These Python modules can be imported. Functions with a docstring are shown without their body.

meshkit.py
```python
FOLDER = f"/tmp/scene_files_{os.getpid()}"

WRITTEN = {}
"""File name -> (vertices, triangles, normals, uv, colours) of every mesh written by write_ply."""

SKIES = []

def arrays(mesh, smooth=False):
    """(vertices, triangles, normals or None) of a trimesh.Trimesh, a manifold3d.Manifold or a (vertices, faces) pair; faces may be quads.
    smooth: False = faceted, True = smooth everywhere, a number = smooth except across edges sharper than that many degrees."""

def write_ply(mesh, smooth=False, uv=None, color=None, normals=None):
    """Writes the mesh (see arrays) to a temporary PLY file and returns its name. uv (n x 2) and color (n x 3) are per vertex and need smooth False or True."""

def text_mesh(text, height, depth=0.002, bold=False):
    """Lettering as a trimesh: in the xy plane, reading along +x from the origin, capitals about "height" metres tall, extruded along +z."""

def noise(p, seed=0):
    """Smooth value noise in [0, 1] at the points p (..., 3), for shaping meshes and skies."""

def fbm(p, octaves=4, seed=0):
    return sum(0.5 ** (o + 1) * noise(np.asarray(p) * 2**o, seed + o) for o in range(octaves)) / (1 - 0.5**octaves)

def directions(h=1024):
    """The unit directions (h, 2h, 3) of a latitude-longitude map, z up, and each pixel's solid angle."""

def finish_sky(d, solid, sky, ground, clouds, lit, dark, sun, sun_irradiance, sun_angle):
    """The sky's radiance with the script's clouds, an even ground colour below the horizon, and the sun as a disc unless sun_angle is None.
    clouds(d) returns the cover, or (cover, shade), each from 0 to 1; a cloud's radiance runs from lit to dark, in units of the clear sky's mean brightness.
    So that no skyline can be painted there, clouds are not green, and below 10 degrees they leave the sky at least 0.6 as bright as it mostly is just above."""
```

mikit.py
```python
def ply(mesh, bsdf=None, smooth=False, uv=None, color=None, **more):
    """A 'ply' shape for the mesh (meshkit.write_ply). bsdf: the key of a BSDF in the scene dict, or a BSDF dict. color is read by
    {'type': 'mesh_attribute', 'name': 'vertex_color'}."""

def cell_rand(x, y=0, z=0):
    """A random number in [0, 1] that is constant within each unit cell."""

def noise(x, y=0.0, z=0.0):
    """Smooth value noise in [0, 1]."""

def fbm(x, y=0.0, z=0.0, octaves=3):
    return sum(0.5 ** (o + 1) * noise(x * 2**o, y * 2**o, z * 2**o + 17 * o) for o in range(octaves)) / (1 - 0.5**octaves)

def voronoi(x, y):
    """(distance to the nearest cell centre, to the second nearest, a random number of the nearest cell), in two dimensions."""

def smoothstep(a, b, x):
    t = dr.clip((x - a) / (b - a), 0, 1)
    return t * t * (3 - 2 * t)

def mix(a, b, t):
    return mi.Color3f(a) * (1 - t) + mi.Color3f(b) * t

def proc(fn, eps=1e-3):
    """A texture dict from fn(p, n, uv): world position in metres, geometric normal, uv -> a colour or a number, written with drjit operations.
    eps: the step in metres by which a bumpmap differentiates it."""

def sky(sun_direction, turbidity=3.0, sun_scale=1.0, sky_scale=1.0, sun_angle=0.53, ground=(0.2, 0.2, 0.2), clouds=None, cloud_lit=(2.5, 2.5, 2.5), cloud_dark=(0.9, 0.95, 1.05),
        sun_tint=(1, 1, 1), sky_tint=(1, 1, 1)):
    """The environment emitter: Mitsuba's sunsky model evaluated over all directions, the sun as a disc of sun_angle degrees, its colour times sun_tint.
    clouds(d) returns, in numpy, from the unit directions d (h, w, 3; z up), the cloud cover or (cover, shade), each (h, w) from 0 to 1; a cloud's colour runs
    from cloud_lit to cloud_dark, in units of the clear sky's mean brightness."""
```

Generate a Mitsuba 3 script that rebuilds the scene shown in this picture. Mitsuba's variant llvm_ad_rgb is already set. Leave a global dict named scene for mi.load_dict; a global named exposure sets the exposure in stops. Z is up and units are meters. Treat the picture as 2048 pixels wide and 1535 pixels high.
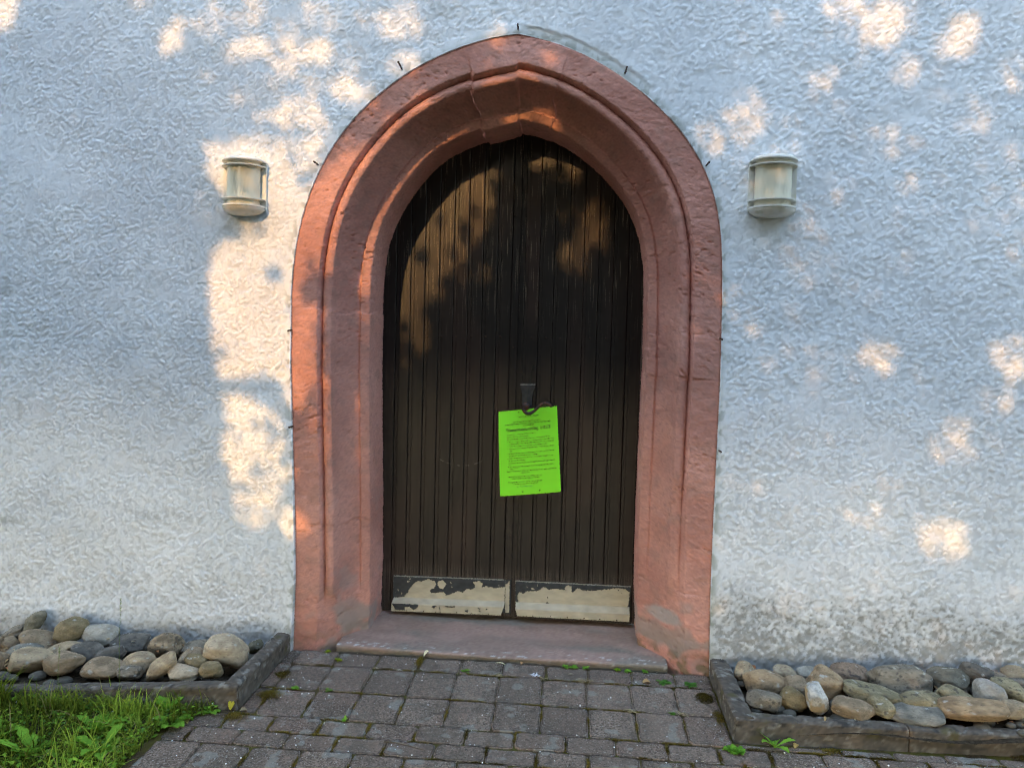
import math, random
import numpy as np, trimesh, shapely, mitsuba as mi, drjit as dr
import mikit, meshkit
from shapely.geometry import Polygon, Point, LineString
from shapely.ops import unary_union

# ------------------------------------------------------------------ camera, sky, exposure
T = mi.ScalarTransform4f
scene, labels = {}, {}
CAM, DIST, EYE, YAW, PITCH, ROLL = 0.3742, 3.7212, 1.5373, 0.0876, -0.0497, 0.02676
fw = np.array([-math.sin(YAW)*math.cos(PITCH), math.cos(YAW)*math.cos(PITCH), math.sin(PITCH)])
rt = np.cross(fw, [0, 0, 1.0]); rt /= np.linalg.norm(rt); up0 = np.cross(rt, fw)
upv = np.cross(math.cos(ROLL)*rt + math.sin(ROLL)*up0, fw)
eye = np.array([CAM, -DIST, EYE])
scene['camera'] = {'type': 'perspective', 'fov': math.degrees(2*math.atan(1024/1538.0)), 'fov_axis': 'x', 'near_clip': 0.05, 'far_clip': 400.0,
                   'to_world': T().look_at(origin=eye.tolist(), target=(eye+fw).tolist(), up=upv.tolist())}
SUN = np.array([-0.385, -1.0, 0.46])          # towards the sun: low, from the left behind the camera
scene['sky'] = mikit.sky(SUN.tolist(), turbidity=3, sun_scale=0.105, sky_scale=2.2, sun_tint=(1.0, 0.75, 0.46), sky_tint=(1.19, 1.0, 0.85), ground=(0.12, 0.12, 0.09))
exposure = 4.85

# ------------------------------------------------------------------ measured outlines (metres; x along the wall, z up)
OUT_L = [[-1.035,-0.012],[-1.026,0.342],[-1.035,0.695],[-1.05,1.049],[-1.064,1.403],[-1.066,1.756],[-1.063,1.822],[-1.058,1.888],[-1.051,1.954],[-1.042,2.019],[-1.029,2.084],[-1.014,2.148],[-0.995,2.211],[-0.974,2.273],[-0.949,2.334],[-0.92,2.394],[-0.888,2.451],[-0.853,2.507],[-0.814,2.56],[-0.772,2.611],[-0.727,2.659],[-0.679,2.705],[-0.629,2.747],[-0.577,2.787],[-0.522,2.825],[-0.466,2.859],[-0.408,2.89],[-0.348,2.919],[-0.287,2.944],[-0.225,2.966],[-0.162,2.985],[-0.098,3.0],[-0.033,3.011],[0.033,3.019]]
OUT_R = [[1.045,0.013],[1.034,0.361],[1.034,0.709],[1.037,1.057],[1.04,1.405],[1.035,1.753],[1.033,1.816],[1.031,1.88],[1.028,1.944],[1.024,2.007],[1.018,2.07],[1.009,2.133],[0.997,2.196],[0.981,2.257],[0.96,2.317],[0.935,2.376],[0.905,2.432],[0.872,2.486],[0.835,2.538],[0.794,2.587],[0.752,2.634],[0.706,2.679],[0.659,2.721],[0.609,2.761],[0.558,2.799],[0.506,2.835],[0.451,2.868],[0.396,2.899],[0.339,2.927],[0.28,2.952],[0.22,2.974],[0.16,2.992],[0.098,3.007],[0.035,3.018]]
ARR_L = [[-0.706,-0.026],[-0.703,0.329],[-0.71,0.684],[-0.721,1.04],[-0.73,1.395],[-0.728,1.751],[-0.727,1.798],[-0.725,1.846],[-0.723,1.893],[-0.719,1.94],[-0.714,1.988],[-0.706,2.035],[-0.696,2.081],[-0.682,2.127],[-0.665,2.171],[-0.645,2.214],[-0.623,2.256],[-0.598,2.297],[-0.572,2.336],[-0.545,2.375],[-0.516,2.413],[-0.485,2.45],[-0.453,2.484],[-0.417,2.516],[-0.379,2.545],[-0.339,2.569],[-0.296,2.59],[-0.252,2.609],[-0.208,2.625],[-0.162,2.639],[-0.116,2.651],[-0.07,2.664],[-0.024,2.675],[0.022,2.688]]
ARR_R = [[0.717,-0.014],[0.704,0.34],[0.702,0.694],[0.706,1.048],[0.709,1.403],[0.705,1.757],[0.704,1.803],[0.703,1.848],[0.701,1.893],[0.698,1.939],[0.694,1.984],[0.689,2.029],[0.681,2.074],[0.671,2.119],[0.658,2.162],[0.642,2.205],[0.623,2.246],[0.601,2.286],[0.576,2.324],[0.549,2.36],[0.52,2.396],[0.49,2.429],[0.458,2.461],[0.424,2.492],[0.389,2.521],[0.353,2.549],[0.316,2.575],[0.277,2.599],[0.237,2.621],[0.196,2.641],[0.154,2.657],[0.111,2.671],[0.066,2.682],[0.022,2.689]]
PLATE_L = [[-0.6382,0.2232],[-0.0028,0.234],[-0.0048,0.1085],[-0.6358,0.0963]]
RAIL_L = [[-0.6309,0.1032],[-0.003,0.1153],[-0.6394,0.0738],[-0.0042,0.092],[-0.6387,0.034],[-0.0224,0.0445]]
PLATE_R = [[0.0533,0.2312],[0.6886,0.2333],[0.6852,0.1152],[0.0566,0.108]]
RAIL_R = [[0.0581,0.1148],[0.6837,0.1219],[0.0589,0.086],[0.6866,0.0917],[0.0714,0.0464],[0.6843,0.0498]]
FILM_L = [[-0.6382,0.2232],[-0.0028,0.234],[-0.0018,0.1965],[-0.0142,0.194],[-0.0249,0.1952],[-0.0425,0.1889],[-0.0672,0.1847],[-0.0781,0.1923],[-0.0994,0.1886],[-0.1122,0.2023],[-0.1172,0.1891],[-0.1332,0.1893],[-0.1302,0.2092],[-0.141,0.2158],[-0.1556,0.2265],[-0.1607,0.2176],[-0.1857,0.2177],[-0.1764,0.2031],[-0.1706,0.1854],[-0.1899,0.1718],[-0.2025,0.1747],[-0.215,0.1751],[-0.2273,0.1643],[-0.2413,0.151],[-0.2684,0.1603],[-0.2986,0.1442],[-0.3216,0.1321],[-0.3324,0.1297],[-0.3454,0.147],[-0.3562,0.1482],[-0.3849,0.143],[-0.4209,0.1392],[-0.4249,0.157],[-0.4034,0.1672],[-0.3914,0.1914],[-0.4008,0.2089],[-0.4225,0.2131],[-0.437,0.2196],[-0.4585,0.2094],[-0.4836,0.199],[-0.4928,0.2057],[-0.5088,0.1958],[-0.5195,0.188],[-0.5442,0.1541],[-0.5511,0.1356],[-0.5654,0.1239],[-0.5724,0.1108],[-0.5978,0.1076],[-0.6122,0.0995],[-0.6358,0.0963]]
FILM_L_HOLES = [[[-0.3845,0.2062],[-0.3559,0.2167],[-0.3339,0.1963],[-0.3425,0.1796],[-0.3529,0.1646],[-0.371,0.169],[-0.384,0.1845]],[[-0.5633,0.2019],[-0.5452,0.2011],[-0.5432,0.1957],[-0.5559,0.194]],[[-0.5472,0.2136],[-0.5364,0.2167],[-0.5399,0.2086],[-0.546,0.2065]],[[-0.6113,0.1485],[-0.6059,0.1507],[-0.6039,0.1417],[-0.6093,0.1396]],[[-0.5903,0.1334],[-0.5844,0.133],[-0.5835,0.1229],[-0.5889,0.1208]],[[-0.3084,0.1833],[-0.2977,0.1831],[-0.2993,0.1784],[-0.3073,0.1787]],[[-0.6273,0.1313],[-0.6244,0.1322],[-0.6236,0.1261],[-0.6265,0.1252]],[[-0.0429,0.2061],[-0.0358,0.2072],[-0.0364,0.2],[-0.041,0.1997]],[[-0.3109,0.212],[-0.3073,0.2122],[-0.3052,0.1997],[-0.3099,0.2012]]]
FILM_RAIL_L = [[-0.6358,0.0772],[-0.4845,0.0804],[-0.4877,0.0641],[-0.4983,0.0563],[-0.5125,0.0464],[-0.5345,0.065],[-0.5632,0.0597],[-0.5611,0.0436],[-0.6207,0.0438],[-0.6172,0.053],[-0.6283,0.065]]
FILM_RAIL_BITS = [[[-0.4107,0.0721],[-0.3948,0.0802],[-0.3786,0.0757],[-0.391,0.0714],[-0.3944,0.0622]],[[-0.334,0.0801],[-0.277,0.0815],[-0.2786,0.0743],[-0.3303,0.0738]],[[-0.2231,0.0614],[-0.2001,0.0645],[-0.2068,0.0498],[-0.2194,0.0544]],[[-0.1526,0.0797],[-0.133,0.0791],[-0.1382,0.0716]],[[-0.1433,0.0642],[-0.1326,0.063],[-0.136,0.0557]],[[-0.1065,0.0788],[-0.0923,0.076],[-0.0992,0.0714]],[[-0.366,0.0746],[-0.3604,0.0606],[-0.3626,0.0497]],[[-0.3905,0.0463],[-0.3815,0.045],[-0.3867,0.0357]]]
FILM_R = [[0.0533,0.2312],[0.6886,0.2333],[0.6926,0.1156],[0.6747,0.1165],[0.6819,0.1569],[0.6828,0.2064],[0.6593,0.2203],[0.6368,0.2248],[0.6071,0.2231],[0.5664,0.2152],[0.533,0.2095],[0.4995,0.2039],[0.4621,0.2018],[0.4247,0.1997],[0.4094,0.2104],[0.3943,0.2114],[0.3835,0.1974],[0.3744,0.1855],[0.3667,0.1927],[0.364,0.2193],[0.3506,0.227],[0.3339,0.2196],[0.326,0.2058],[0.3365,0.1968],[0.327,0.1982],[0.2968,0.2003],[0.274,0.2029],[0.2403,0.1934],[0.2211,0.2038],[0.2077,0.2088],[0.1912,0.1907],[0.1649,0.1815],[0.1307,0.1815],[0.11,0.1765],[0.1046,0.1628],[0.0892,0.1696],[0.0758,0.1727],[0.0687,0.1531],[0.0694,0.13],[0.0756,0.111],[0.0566,0.1092]]
FILM_R_HOLES = [[[0.1398,0.1974],[0.1492,0.2006],[0.1607,0.1947],[0.1571,0.1888],[0.1457,0.1901]],[[0.1168,0.2058],[0.1224,0.2069],[0.1234,0.2004],[0.1188,0.199]],[[0.0998,0.201],[0.1028,0.2012],[0.1037,0.1954],[0.1007,0.1953]],[[0.1752,0.2186],[0.179,0.2188],[0.1801,0.2073],[0.1767,0.2071]]]
FILM_R_BITS = [[[0.2302,0.1506],[0.2396,0.153],[0.2379,0.1452]],[[0.2267,0.1158],[0.2316,0.1268],[0.2464,0.115],[0.2351,0.1124]],[[0.6185,0.2162],[0.6231,0.2145],[0.6207,0.2075]],[[0.6397,0.1964],[0.6434,0.1947],[0.6409,0.1919]]]
MID_BARE = [[0.0043,0.2134],[0.0167,0.2105],[0.0461,0.2335],[0.051,0.0535],[0.0157,0.0514],[0.0044,0.074],[0.0017,0.1097],[0.0062,0.1421],[0.0034,0.1812]]
RIVETS = [[-0.557,1.5741],[-0.4779,1.5761],[-0.3957,1.5782],[-0.3138,1.5803],[-0.2322,1.5824],[-0.1508,1.5845],[-0.0697,1.5866],[-0.0653,1.582],[0.1028,1.5823],[0.1831,1.5844],[0.2631,1.5851],[0.3408,1.5858],[0.4223,1.5872],[0.508,1.5887],[0.5837,1.59],[0.659,1.5913],[0.001,2.2425],[0.0026,1.8885],[0.0069,1.5283],[0.0186,0.4856]]
NAILS = [[0.031,3.032],[-0.524,2.847],[0.542,2.833],[-0.934,2.394],[0.932,2.403],[-1.06,1.585],[1.028,1.597],[-1.049,1.106],[1.042,1.066]]
STONES_L = [[-2.372,-0.05,0.058,0.067,0.041,35,"gg"],[-2.136,-0.13,0.058,0.079,0.055,0,"ol"],[-1.993,-0.1,0.016,0.08,0.055,-5,"pg"],[-2.481,-0.06,-0.002,0.056,0.028,15,"gr"],[-2.282,-0.16,-0.002,0.106,0.042,-8,"br"],[-2.443,-0.16,-0.03,0.044,0.035,0,"br"],[-2.466,-0.2,-0.009,0.02,0.04,0,"br"],[-2.284,-0.26,-0.01,0.086,0.028,10,"bg"],[-2.097,-0.24,0.001,0.08,0.039,15,"be"],[-1.95,-0.28,0.008,0.08,0.045,-10,"dk"],[-1.825,-0.12,-0.004,0.096,0.04,0,"dk"],[-2.166,-0.38,-0.003,0.096,0.05,0,"be"],[-1.977,-0.42,0.017,0.101,0.052,10,"br"],[-1.807,-0.3,0.018,0.08,0.033,12,"dk"],[-1.754,-0.46,0.022,0.1,0.035,0,"br"],[-1.632,-0.36,0.018,0.078,0.04,-3,"be"],[-1.611,-0.16,0.014,0.079,0.056,0,"mo"],[-1.479,-0.44,0.04,0.078,0.039,38,"be"],[-1.481,-0.12,-0.009,0.076,0.041,0,"gr"],[-1.431,-0.28,0.014,0.074,0.039,20,"br"],[-1.241,-0.3,0.067,0.102,0.076,-8,"pb"],[-1.347,-0.38,0.046,0.05,0.027,-10,"ol"],[-1.24,-0.44,0.039,0.058,0.036,0,"ol"],[-1.357,-0.48,0.033,0.079,0.029,-5,"pb"],[-1.621,-0.46,0.012,0.057,0.029,0,"gr"],[-1.185,-0.1,0.017,0.04,0.028,25,"gg"],[-2.29,-0.4,-0.004,0.03,0.048,0,"br"]]
STONES_R = [[1.182,-0.1,0.035,0.045,0.049,-35,"be"],[1.253,-0.2,0.039,0.092,0.063,5,"tn"],[1.366,-0.1,0.043,0.054,0.036,0,"pb"],[1.496,-0.06,0.038,0.062,0.032,0,"pg"],[1.393,-0.24,0.044,0.066,0.045,-5,"br"],[1.516,-0.24,0.061,0.086,0.069,-32,"tn"],[1.669,-0.1,0.056,0.097,0.054,-5,"rb"],[1.866,-0.16,0.072,0.147,0.065,-4,"gr"],[2.097,-0.12,0.074,0.094,0.049,5,"dg"],[2.216,-0.1,0.099,0.072,0.049,-10,"dk"],[2.405,-0.08,0.102,0.059,0.03,0,"be"],[2.297,-0.24,0.09,0.078,0.042,-22,"gn"],[2.299,-0.14,0.092,0.036,0.033,0,"gr"],[2.37,-0.16,0.086,0.047,0.031,0,"dk"],[1.207,-0.4,0.044,0.073,0.037,-4,"gr"],[1.331,-0.38,0.043,0.057,0.046,-30,"ol"],[1.42,-0.42,0.078,0.045,0.065,10,"fl"],[1.687,-0.32,0.064,0.128,0.055,-12,"gn"],[1.557,-0.44,0.055,0.103,0.038,-5,"br"],[1.672,-0.44,0.067,0.053,0.042,-10,"gn"],[1.875,-0.36,0.064,0.092,0.042,-5,"gn"],[2.028,-0.3,0.071,0.093,0.044,-12,"gn"],[2.157,-0.32,0.103,0.055,0.059,-5,"bl"],[2.049,-0.42,0.074,0.13,0.046,8,"tn"],[2.219,-0.4,0.081,0.063,0.037,0,"be"],[1.804,-0.46,0.059,0.112,0.028,0,"bg"]]
LIT = [[-2.583,3.171,0.086,0.096,0,0.9],[-1.691,3.023,0.055,0.086,35,0.9],[-1.842,3.199,0.068,0.041,0,0.4],[-1.519,3.079,0.055,0.045,0,0.3],[-1.504,2.832,0.045,0.041,0,0.2],[-1.443,3.165,0.05,0.045,0,0.4],[-1.277,3.149,0.096,0.064,0,0.55],[-1.276,2.971,0.118,0.055,-8,0.65],[-1.09,2.922,0.059,0.086,25,0.65],[-0.935,2.962,0.061,0.061,0,0.8],[-0.9,3.121,0.102,0.064,0,0.45],[-0.726,3.114,0.068,0.045,0,0.25],[-0.549,3.093,0.096,0.077,0,0.55],[-1.35,2.735,0.059,0.045,-10,0.4],[-1.057,2.657,0.125,0.068,-15,0.7],[-1.183,2.633,0.08,0.041,0,0.6],[-0.778,2.782,0.082,0.068,0,0.65],[-0.929,2.561,0.073,0.057,0,0.5],[-1.13,2.492,0.136,0.05,0,0.5],[-1.444,2.405,0.059,0.109,5,0.85],[-1.334,2.418,0.091,0.091,0,0.7],[-1.168,2.407,0.091,0.086,0,0.75],[-1.127,2.224,0.064,0.118,0,0.75],[-1.254,2.1,0.125,0.068,0,0.55],[-1.334,1.864,0.118,0.155,0,0.95],[-1.301,1.629,0.136,0.193,0,1],[-1.159,1.632,0.091,0.216,0,0.9],[-1.175,1.978,0.091,0.068,0,0.6],[-1.299,1.429,0.132,0.08,0,0.85],[-1.131,1.471,0.064,0.091,0,0.75],[-1.309,1.19,0.082,0.091,0,0.6],[-1.32,1.0,0.073,0.171,8,0.75],[-1.152,1.044,0.059,0.159,-10,0.45],[-1.239,0.711,0.109,0.114,0,0.55],[-1.149,0.829,0.057,0.136,0,0.4],[-1.183,0.394,0.05,0.055,0,0.2],[-1.423,0.715,0.045,0.045,0,0.1],[1.531,3.139,0.077,0.064,0,0.48],[1.7,3.07,0.109,0.109,0,0.72],[1.798,3.087,0.064,0.114,0,0.56],[2.046,2.992,0.073,0.123,28,0.8],[1.832,2.841,0.064,0.059,0,0.44],[1.468,2.82,0.059,0.045,0,0.36],[1.105,2.604,0.105,0.096,0,0.4],[0.947,2.535,0.055,0.077,0,0.55],[1.208,2.593,0.057,0.057,0,0.28],[1.077,2.719,0.064,0.05,0,0.16],[2.287,2.839,0.059,0.077,0,0.44],[2.116,2.617,0.064,0.064,0,0.28],[1.804,2.515,0.096,0.055,0,0.16],[1.836,2.322,0.068,0.068,0,0.12],[1.746,2.571,0.068,0.045,0,0.16],[1.432,1.88,0.064,0.059,0,0.24],[1.767,1.551,0.077,0.082,20,0.44],[2.36,1.544,0.082,0.096,0,0.56],[2.304,1.37,0.059,0.059,0,0.24],[2.091,1.153,0.1,0.086,0,0.4],[2.097,0.703,0.132,0.105,10,0.6],[1.745,0.762,0.077,0.05,0,0.16],[1.081,0.305,0.032,0.055,0,0.4],[1.246,3.025,0.059,0.045,0,0.1],[2.136,2.46,0.055,0.045,0,0.12],[-0.059,3.002,0.057,0.045,0,0.3],[-0.068,3.084,0.057,0.057,0,0.3],[-1.015,2.085,0.096,0.125,0,1],[-0.934,2.185,0.11,0.11,20,0.9],[-0.831,2.087,0.096,0.221,15,1],[-0.742,2.138,0.096,0.213,15,1],[-0.607,2.335,0.096,0.147,35,0.9],[-0.719,2.261,0.074,0.147,25,1],[-1.059,1.922,0.081,0.096,0,0.98],[-1.065,1.747,0.051,0.066,0,1],[-0.973,1.662,0.074,0.074,0,0.6],[-1.054,1.534,0.059,0.184,0,1],[-1.026,1.358,0.081,0.132,0,0.75],[-0.949,1.461,0.051,0.11,0,0.6],[-0.918,1.109,0.051,0.221,0,0.38],[-0.895,1.312,0.044,0.11,0,0.38],[-1.042,0.63,0.074,0.081,0,1],[-1.002,2.455,0.066,0.081,0,0.6],[-1.089,2.257,0.074,0.11,0,0.6],[-0.811,2.432,0.066,0.081,30,0.52],[-0.702,2.712,0.074,0.059,40,0.45],[-0.414,2.676,0.103,0.074,-35,0.68],[-0.493,2.892,0.081,0.051,0,0.6],[-0.073,2.795,0.066,0.051,0,0.6],[0.191,2.901,0.051,0.037,0,0.6],[-0.873,2.333,0.059,0.074,0,0.45],[-0.808,1.79,0.051,0.037,0,0.52],[-0.798,1.666,0.051,0.051,0,0.52],[-0.71,1.73,0.033,0.051,0,0.52],[-0.7,1.867,0.051,0.11,0,0.6],[-0.446,2.538,0.094,0.065,-40,0.62],[-0.109,2.889,0.035,0.035,0,0.5],[0.069,2.827,0.065,0.059,0,0.44],[-0.038,2.794,0.047,0.035,0,0.75],[0.097,2.752,0.059,0.029,20,0.62],[-0.55,2.588,0.088,0.076,-40,0.44],[-0.688,2.116,0.099,0.137,25,0.98],[-0.609,2.337,0.11,0.137,30,0.98],[-0.487,2.475,0.115,0.137,0,0.92],[-0.406,2.558,0.104,0.11,0,0.8],[-0.503,2.584,0.11,0.055,0,0.8],[-0.756,2.018,0.049,0.055,0,0.92],[-0.536,2.229,0.044,0.044,0,0.46],[-0.36,2.156,0.066,0.044,0,0.4],[0.237,2.484,0.055,0.115,0,0.46],[0.281,2.377,0.038,0.066,0,0.57],[0.135,2.294,0.093,0.071,-20,0.34],[0.137,2.24,0.06,0.055,0,0.34],[0.075,2.482,0.066,0.033,-20,0.23],[-0.069,2.776,0.066,0.038,0,0.57],[0.082,2.71,0.066,0.044,0,0.34],[0.206,2.174,0.033,0.027,0,0.34],[0.173,2.376,0.038,0.082,0,0.23]]
LIT_POLY = [[0.8,[[-1.512,2.506],[-1.406,2.491],[-1.339,2.438],[-1.245,2.468],[-1.161,2.487],[-1.092,2.424],[-1.053,2.359],[-1.049,2.054],[-1.163,2.028],[-1.228,2.101],[-1.178,2.175],[-1.18,2.395],[-1.283,2.423],[-1.406,2.393],[-1.41,2.266],[-1.456,2.29],[-1.488,2.393]]],[1,[[-1.464,1.961],[-1.408,2.012],[-1.279,2.051],[-1.163,1.998],[-1.022,1.981],[-1.014,1.387],[-1.117,1.389],[-1.194,1.352],[-1.272,1.375],[-1.35,1.347],[-1.428,1.325],[-1.447,1.475],[-1.478,1.675],[-1.484,1.824]]],[0.62,[[-1.396,1.25],[-1.323,1.288],[-1.219,1.268],[-1.18,1.232],[-1.218,1.155],[-1.191,1.08],[-1.113,1.033],[-1.03,1.011],[-1.028,0.834],[-1.11,0.767],[-1.162,0.816],[-1.215,0.902],[-1.254,0.888],[-1.266,0.748],[-1.318,0.758],[-1.346,0.897],[-1.386,1.023],[-1.4,1.149]]],[0.42,[[-1.292,0.747],[-1.188,0.764],[-1.122,0.703],[-1.134,0.626],[-1.212,0.597],[-1.317,0.631],[-1.344,0.693]]],[1,[[-0.812,1.97],[-0.796,2.17],[-0.748,2.308],[-0.681,2.446],[-0.599,2.542],[-0.531,2.611],[-0.381,2.68],[-0.324,2.586],[-0.339,2.45],[-0.4,2.34],[-0.454,2.285],[-0.481,2.23],[-0.536,2.202],[-0.577,2.16],[-0.631,2.076],[-0.686,2.006],[-0.727,1.956]]],[1,[[-1.105,2.102],[-1.085,2.177],[-0.982,2.241],[-0.828,2.23],[-0.703,2.367],[-0.602,2.429],[-0.564,2.381],[-0.663,2.256],[-0.703,2.107],[-0.726,1.983],[-0.772,1.932],[-0.849,1.918],[-0.876,2.03],[-0.914,1.98],[-0.979,1.991],[-1.083,1.989]]],[1,[[-0.999,2.286],[-0.931,2.35],[-0.75,2.479],[-0.621,2.555],[-0.581,2.493],[-0.708,2.34],[-0.755,2.174],[-0.783,1.981],[-0.925,1.935],[-0.968,1.991]]]]
LIT_HOLES = [[-1.154,1.868,0.039,0.034],[-0.705,2.254,0.038,0.041],[-0.465,2.389,0.025,0.066],[-0.529,2.284,0.027,0.038],[-0.611,2.447,0.027,0.038],[-0.418,2.503,0.022,0.044]]

rng = np.random.default_rng(7)

# ------------------------------------------------------------------ helpers
def key_for(name, parent=None):
    base = (parent + '__' if parent else '') + name
    k, i = base, 0
    while k in scene or k in labels or any(q.startswith(k + '__') for q in ()):
        i += 1
        k = f'{base}_{i:03d}'
    return k

def put(name, mesh, bsdf, parent=None, smooth=False, uv=None, color=None, **lab):
    k = key_for(name, parent)
    scene[k] = mikit.ply(mesh, bsdf, smooth=smooth, uv=uv, color=color)
    if lab:
        labels[k] = {**({'kind': 'thing'} if 'category' in lab else {}), **lab}
    return k

def empty(name, **lab):
    k = key_for(name)
    labels[k] = {'kind': 'thing', **lab}
    return k

N = meshkit.noise
def F(p, o=4, s=0):
    return meshkit.fbm(p, o, s)

def sst(a, b, x):
    t = np.clip((x - a) / (b - a), 0, 1)
    return t*t*(3 - 2*t)

def lerp3(a, b, t):
    t = np.asarray(t)[..., None]
    return np.asarray(a)*(1 - t) + np.asarray(b)*t

def grid_faces(n, m, wrap=False):
    i, j = np.meshgrid(np.arange(n - 1), np.arange(m - (0 if wrap else 1)), indexing='ij')
    j2 = (j + 1) % m
    return np.stack([i*m + j, (i+1)*m + j, (i+1)*m + j2, i*m + j2], -1).reshape(-1, 4)

def quads_to_tris(f):
    return np.vstack([f[:, [0, 1, 2]], f[:, [0, 2, 3]]])

def extr(poly, y0, y1):
    """A polygon in (x, z) extruded from depth y0 to y1."""
    polys = getattr(poly, 'geoms', [poly])
    out = []
    for g in polys:
        if g.area < 1e-7:
            continue
        m = trimesh.creation.extrude_polygon(g, abs(y1 - y0), engine='earcut')
        v = m.vertices.copy()
        w = np.stack([v[:, 0], min(y0, y1) + v[:, 2], v[:, 1]], 1)
        out.append(trimesh.Trimesh(w, m.faces[:, ::-1], process=False))
    return trimesh.util.concatenate(out)

def box(x0, x1, y0, y1, z0, z1):
    m = trimesh.creation.box((x1-x0, y1-y0, z1-z0))
    m.apply_translation(((x0+x1)/2, (y0+y1)/2, (z0+z1)/2))
    return m

def sub_box(ext, step):
    """A box centred at the origin with its faces divided into squares of about step, welded."""
    ms = []
    for ax in range(3):
        b, c = (ax + 1) % 3, (ax + 2) % 3
        nb_, nc_ = max(2, round(ext[b]/step) + 1), max(2, round(ext[c]/step) + 1)
        B_, C_ = np.meshgrid(np.linspace(-ext[b]/2, ext[b]/2, nb_), np.linspace(-ext[c]/2, ext[c]/2, nc_), indexing='ij')
        for sg in (-1, 1):
            v = np.empty((nb_*nc_, 3)); v[:, ax] = sg*ext[ax]/2; v[:, b] = B_.ravel(); v[:, c] = C_.ravel()
            f = quads_to_tris(grid_faces(nb_, nc_))
            ms.append(trimesh.Trimesh(v, f if sg > 0 else f[:, ::-1], process=False))
    m = trimesh.util.concatenate(ms)
    m.merge_vertices(digits_vertex=6)
    return m

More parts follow.
